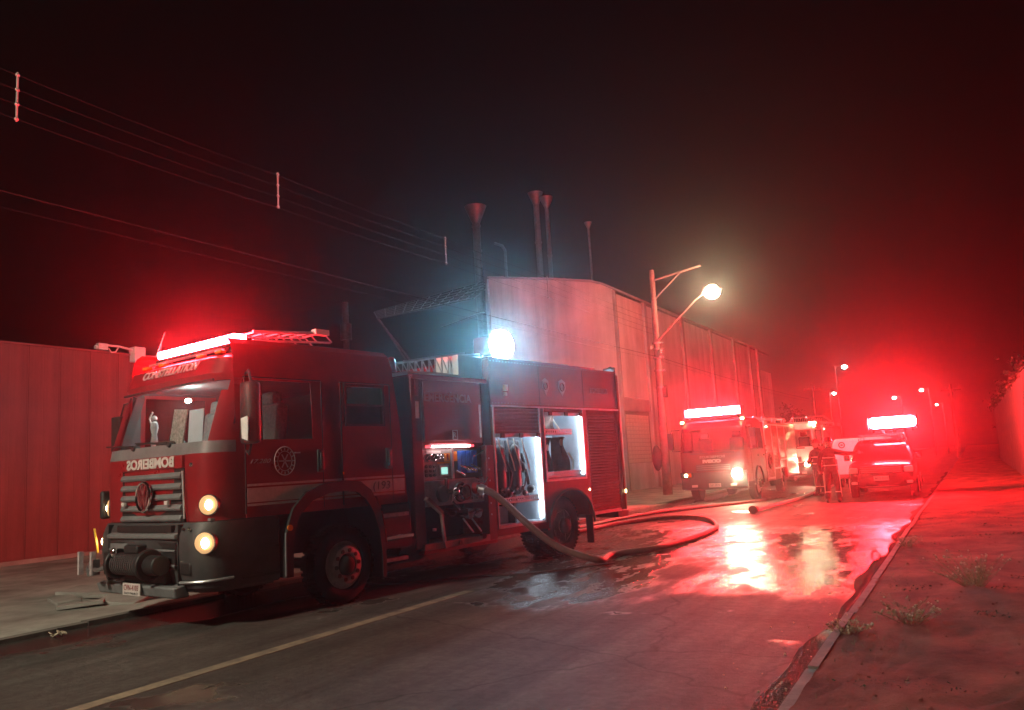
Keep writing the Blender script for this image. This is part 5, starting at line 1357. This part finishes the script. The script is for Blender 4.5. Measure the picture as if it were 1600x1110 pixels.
# ================= white van beyond =================
V = thing('white_van', 'white van with a round emblem, half hidden behind the dark car', 'van', (-3.72, 33.2, 0), math.radians(1))
b = MB(); b.prism([(-1, .35), (1, .35), (1, 1.25), (.97, 1.66), (.86, 1.86), (-.86, 1.86), (-.97, 1.66), (-1, 1.25)], 'y', 0, 4.2)
b.build('body', 'white', V, bevel=.06)
b = MB(); b.tube([(-.62+.10*math.cos(a), -.012, 1.62+.10*math.sin(a)) for a in [2*PI*k/24 for k in range(24)]], .022, 6, closed=True); b.box(-.66, -.58, -.02, -.005, 1.59, 1.65)
b.build('round_emblem', 'red', V)
MB().box(-.012, .012, -.012, 0, .4, 1.8).build('door_gap', 'black', V)
for s in (-1, 1):
    MB().box(s*.84, s*.97, -.02, 0, .7, 1.1).build('tail_lamp', 'red', V, bevel=.01)
    for y in (.8, 3.4): wheel(V, (s*.98, y, .33), .33, .2, face=s)
MB().box(-.98, .98, -.06, .0, .36, .52).build('bumper', 'dgrey', V, bevel=.02)

# ================= firefighters =================
def body_skin(joints, edges, name, m, parent, sub=2):
    me = bpy.data.meshes.new(name); me.from_pydata([j[0] for j in joints], edges, []); me.update()
    o = bpy.data.objects.new(name, me); COL.objects.link(o); o.parent = parent
    sk = o.modifiers.new('skin', 'SKIN'); sk.use_smooth_shade = True
    if not me.skin_vertices: bpy.context.view_layer.objects.active = o
    for i, j in enumerate(joints):
        v = me.skin_vertices[0].data[i]; r = j[1]
        v.radius = r if isinstance(r, tuple) else (r, r); v.use_root = (i == 0)
    s = o.modifiers.new('sub', 'SUBSURF'); s.levels = s.render_levels = sub
    me.materials.append(M[m]); return o
def firefighter(label, loc, rz, pose):
    F = thing('person', label, 'person', loc, rz)
    arms = {'reach': ([(.21, 0, 1.42), (.42, -.02, 1.36), (.66, -.08, 1.36), (.75, -.1, 1.37)], [(-.21, 0, 1.42), (-.30, .02, 1.16), (-.30, -.06, .93), (-.29, -.1, .85)]),
            'down': ([(.21, 0, 1.42), (.29, .03, 1.16), (.30, -.08, .95), (.29, -.1, .87)], [(-.21, 0, 1.42), (-.31, .0, 1.18), (-.22, -.22, 1.05), (-.15, -.28, 1.08)])}[pose]
    J = [((0, 0, .95), (.155, .12)), ((0, 0, 1.12), (.16, .115)), ((0, .01, 1.33), (.19, .13)), ((0, .01, 1.46), (.13, .10)), ((0, 0, 1.54), .065), ((0, -.01, 1.66), (.088, .10)),
         ((.10, 0, .88), .10), ((.13, -.03, .50), .075), ((.14, .01, .12), .065), ((.15, -.12, .05), .05),
         ((-.10, 0, .88), .10), ((-.12, .02, .50), .075), ((-.15, .06, .12), .065), ((-.17, -.07, .05), .05)]
    E = [(0, 1), (1, 2), (2, 3), (3, 4), (4, 5), (0, 6), (6, 7), (7, 8), (8, 9), (0, 10), (10, 11), (11, 12), (12, 13)]
    for arm in arms:
        i0 = len(J)
        for p, r in zip(arm, (.085, .07, .055, .045)): J.append((p, r))
        E += [(3, i0), (i0, i0+1), (i0+1, i0+2), (i0+2, i0+3)]
    bo = body_skin(J, E, 'body', 'turnout', F)
    # head with face over the collar
    b = MB(); b.ball((0, -.015, 1.665), .098, (.86, 1.02, 1.18), 16); b.ball((0, -.115, 1.655), .017, (.8, 1, 1.3), 8); b.ball((.088, 0, 1.66), .02, (.5, 1, 1.4), 8); b.ball((-.088, 0, 1.66), .02, (.5, 1, 1.4), 8)
    h = b.build('head', 'skin', F)
    for s in (-1, 1): MB().ball((s*.034, -.106, 1.682), .010).build('eye', 'black', h)
    MB().box(-.026, .026, -.114, -.105, 1.612, 1.620).build('mouth', 'dkred', h)
    b = MB(); b.lathe([(.155, 1.72), (.15, 1.735), (.118, 1.745), (.112, 1.80), (.08, 1.85), (.03, 1.868)], (0, -.005, 0), 'z', 20); b.tube([(0, -.13, 1.745), (0, -.1, 1.82), (0, 0, 1.875), (0, .1, 1.82)], .014, 6)
    b.build('helmet', 'dkred', F)
    # reflective bands
    def band(c, rx, ry, nm='reflective_band', tilt=0):
        MB().tube([(c[0]+rx*math.cos(a), c[1]+ry*math.sin(a), c[2]+tilt*math.cos(a)) for a in [2*PI*k/18 for k in range(18)]], .013, 6, closed=True).build(nm, 'reflect', F)
    band((0, 0, 1.05), .175, .135); band((0, 0, 1.27), .19, .14)
    for s, dy in ((1, -.01), (-1, .04)):
        band((s*.14, dy, .30), .068, .068)
    MB().tube([(.21, -.02, .85), (.215, -.04, .5), (.215, -.01, .15)], .014, 6).build('side_band', 'reflect', F)
    MB().tube([(-.205, -.02, .85), (-.205, .0, .5), (-.225, .03, .15)], .014, 6).build('side_band', 'reflect', F)
    for s, f in ((1, (.15, -.10, .0)), (-1, (-.17, -.05, .0))):
        b = MB(); b.ball((f[0], f[1], .05), .07, (.75, 1.9, .72), 12); b.cyl((f[0], f[1]+.09, .05), (f[0]*.96, f[1]+.10, .26), .072, .08, 12); b.build('boot', 'black', F)
    # hands: palm, four fingers and a thumb
    for arm in arms:
        p, q = Vector(arm[2]), Vector(arm[3]); d = (q-p).normalized(); sd = d.cross(Vector((0, 1, 0))).normalized() if abs(d.y) < .9 else Vector((1, 0, 0))
        b = MB(); c0 = q+d*.02
        b.ball(c0+d*.03, .045, (1, .8, 1), 10)
        for k in range(4):
            o_ = sd*(-.027+.018*k); L = (.065, .075, .07, .055)[k]; base = c0+d*.06+o_
            b.tube([base-d*.03, base+d*L*.55, base+d*L*.9+Vector((0, -.02, -.01))], [.010, .009, .007], 6)
        b.tube([c0+sd*.035, c0+sd*.06+d*.03, c0+sd*.055+d*.06], [.012, .010, .008], 6)
        b.build('hand', 'black', F)
    return F
firefighter('person in dark turnout gear and helmet resting a hand on the dark car', (-3.62, 24.9, 0), math.radians(8), 'reach')
firefighter('person in turnout gear standing just left of the one touching the car, farther back', (-4.55, 28.6, 0), math.radians(-35), 'down')

# ================= haze =================
hz = MB().box(-134, 94, -44, 264, -1.3, 20.6)
hm = bpy.data.materials.new('smoke haze'); hm.use_nodes = True
nt = hm.node_tree; nt.nodes.remove(nt.nodes['Principled BSDF'])
pv = nt.nodes.new('ShaderNodeVolumePrincipled'); pv.inputs['Color'].default_value = (.86, .86, .88, 1)
pv.inputs['Density'].default_value = HAZE_DENSITY; pv.inputs['Anisotropy'].default_value = 0.90
nt.links.new(pv.outputs[0], nt.nodes['Material Output'].inputs['Volume'])
ho = hz.build('haze', hm, smooth=False); tag(ho, 'thin smoky night haze hanging over the street', None, kind='stuff')
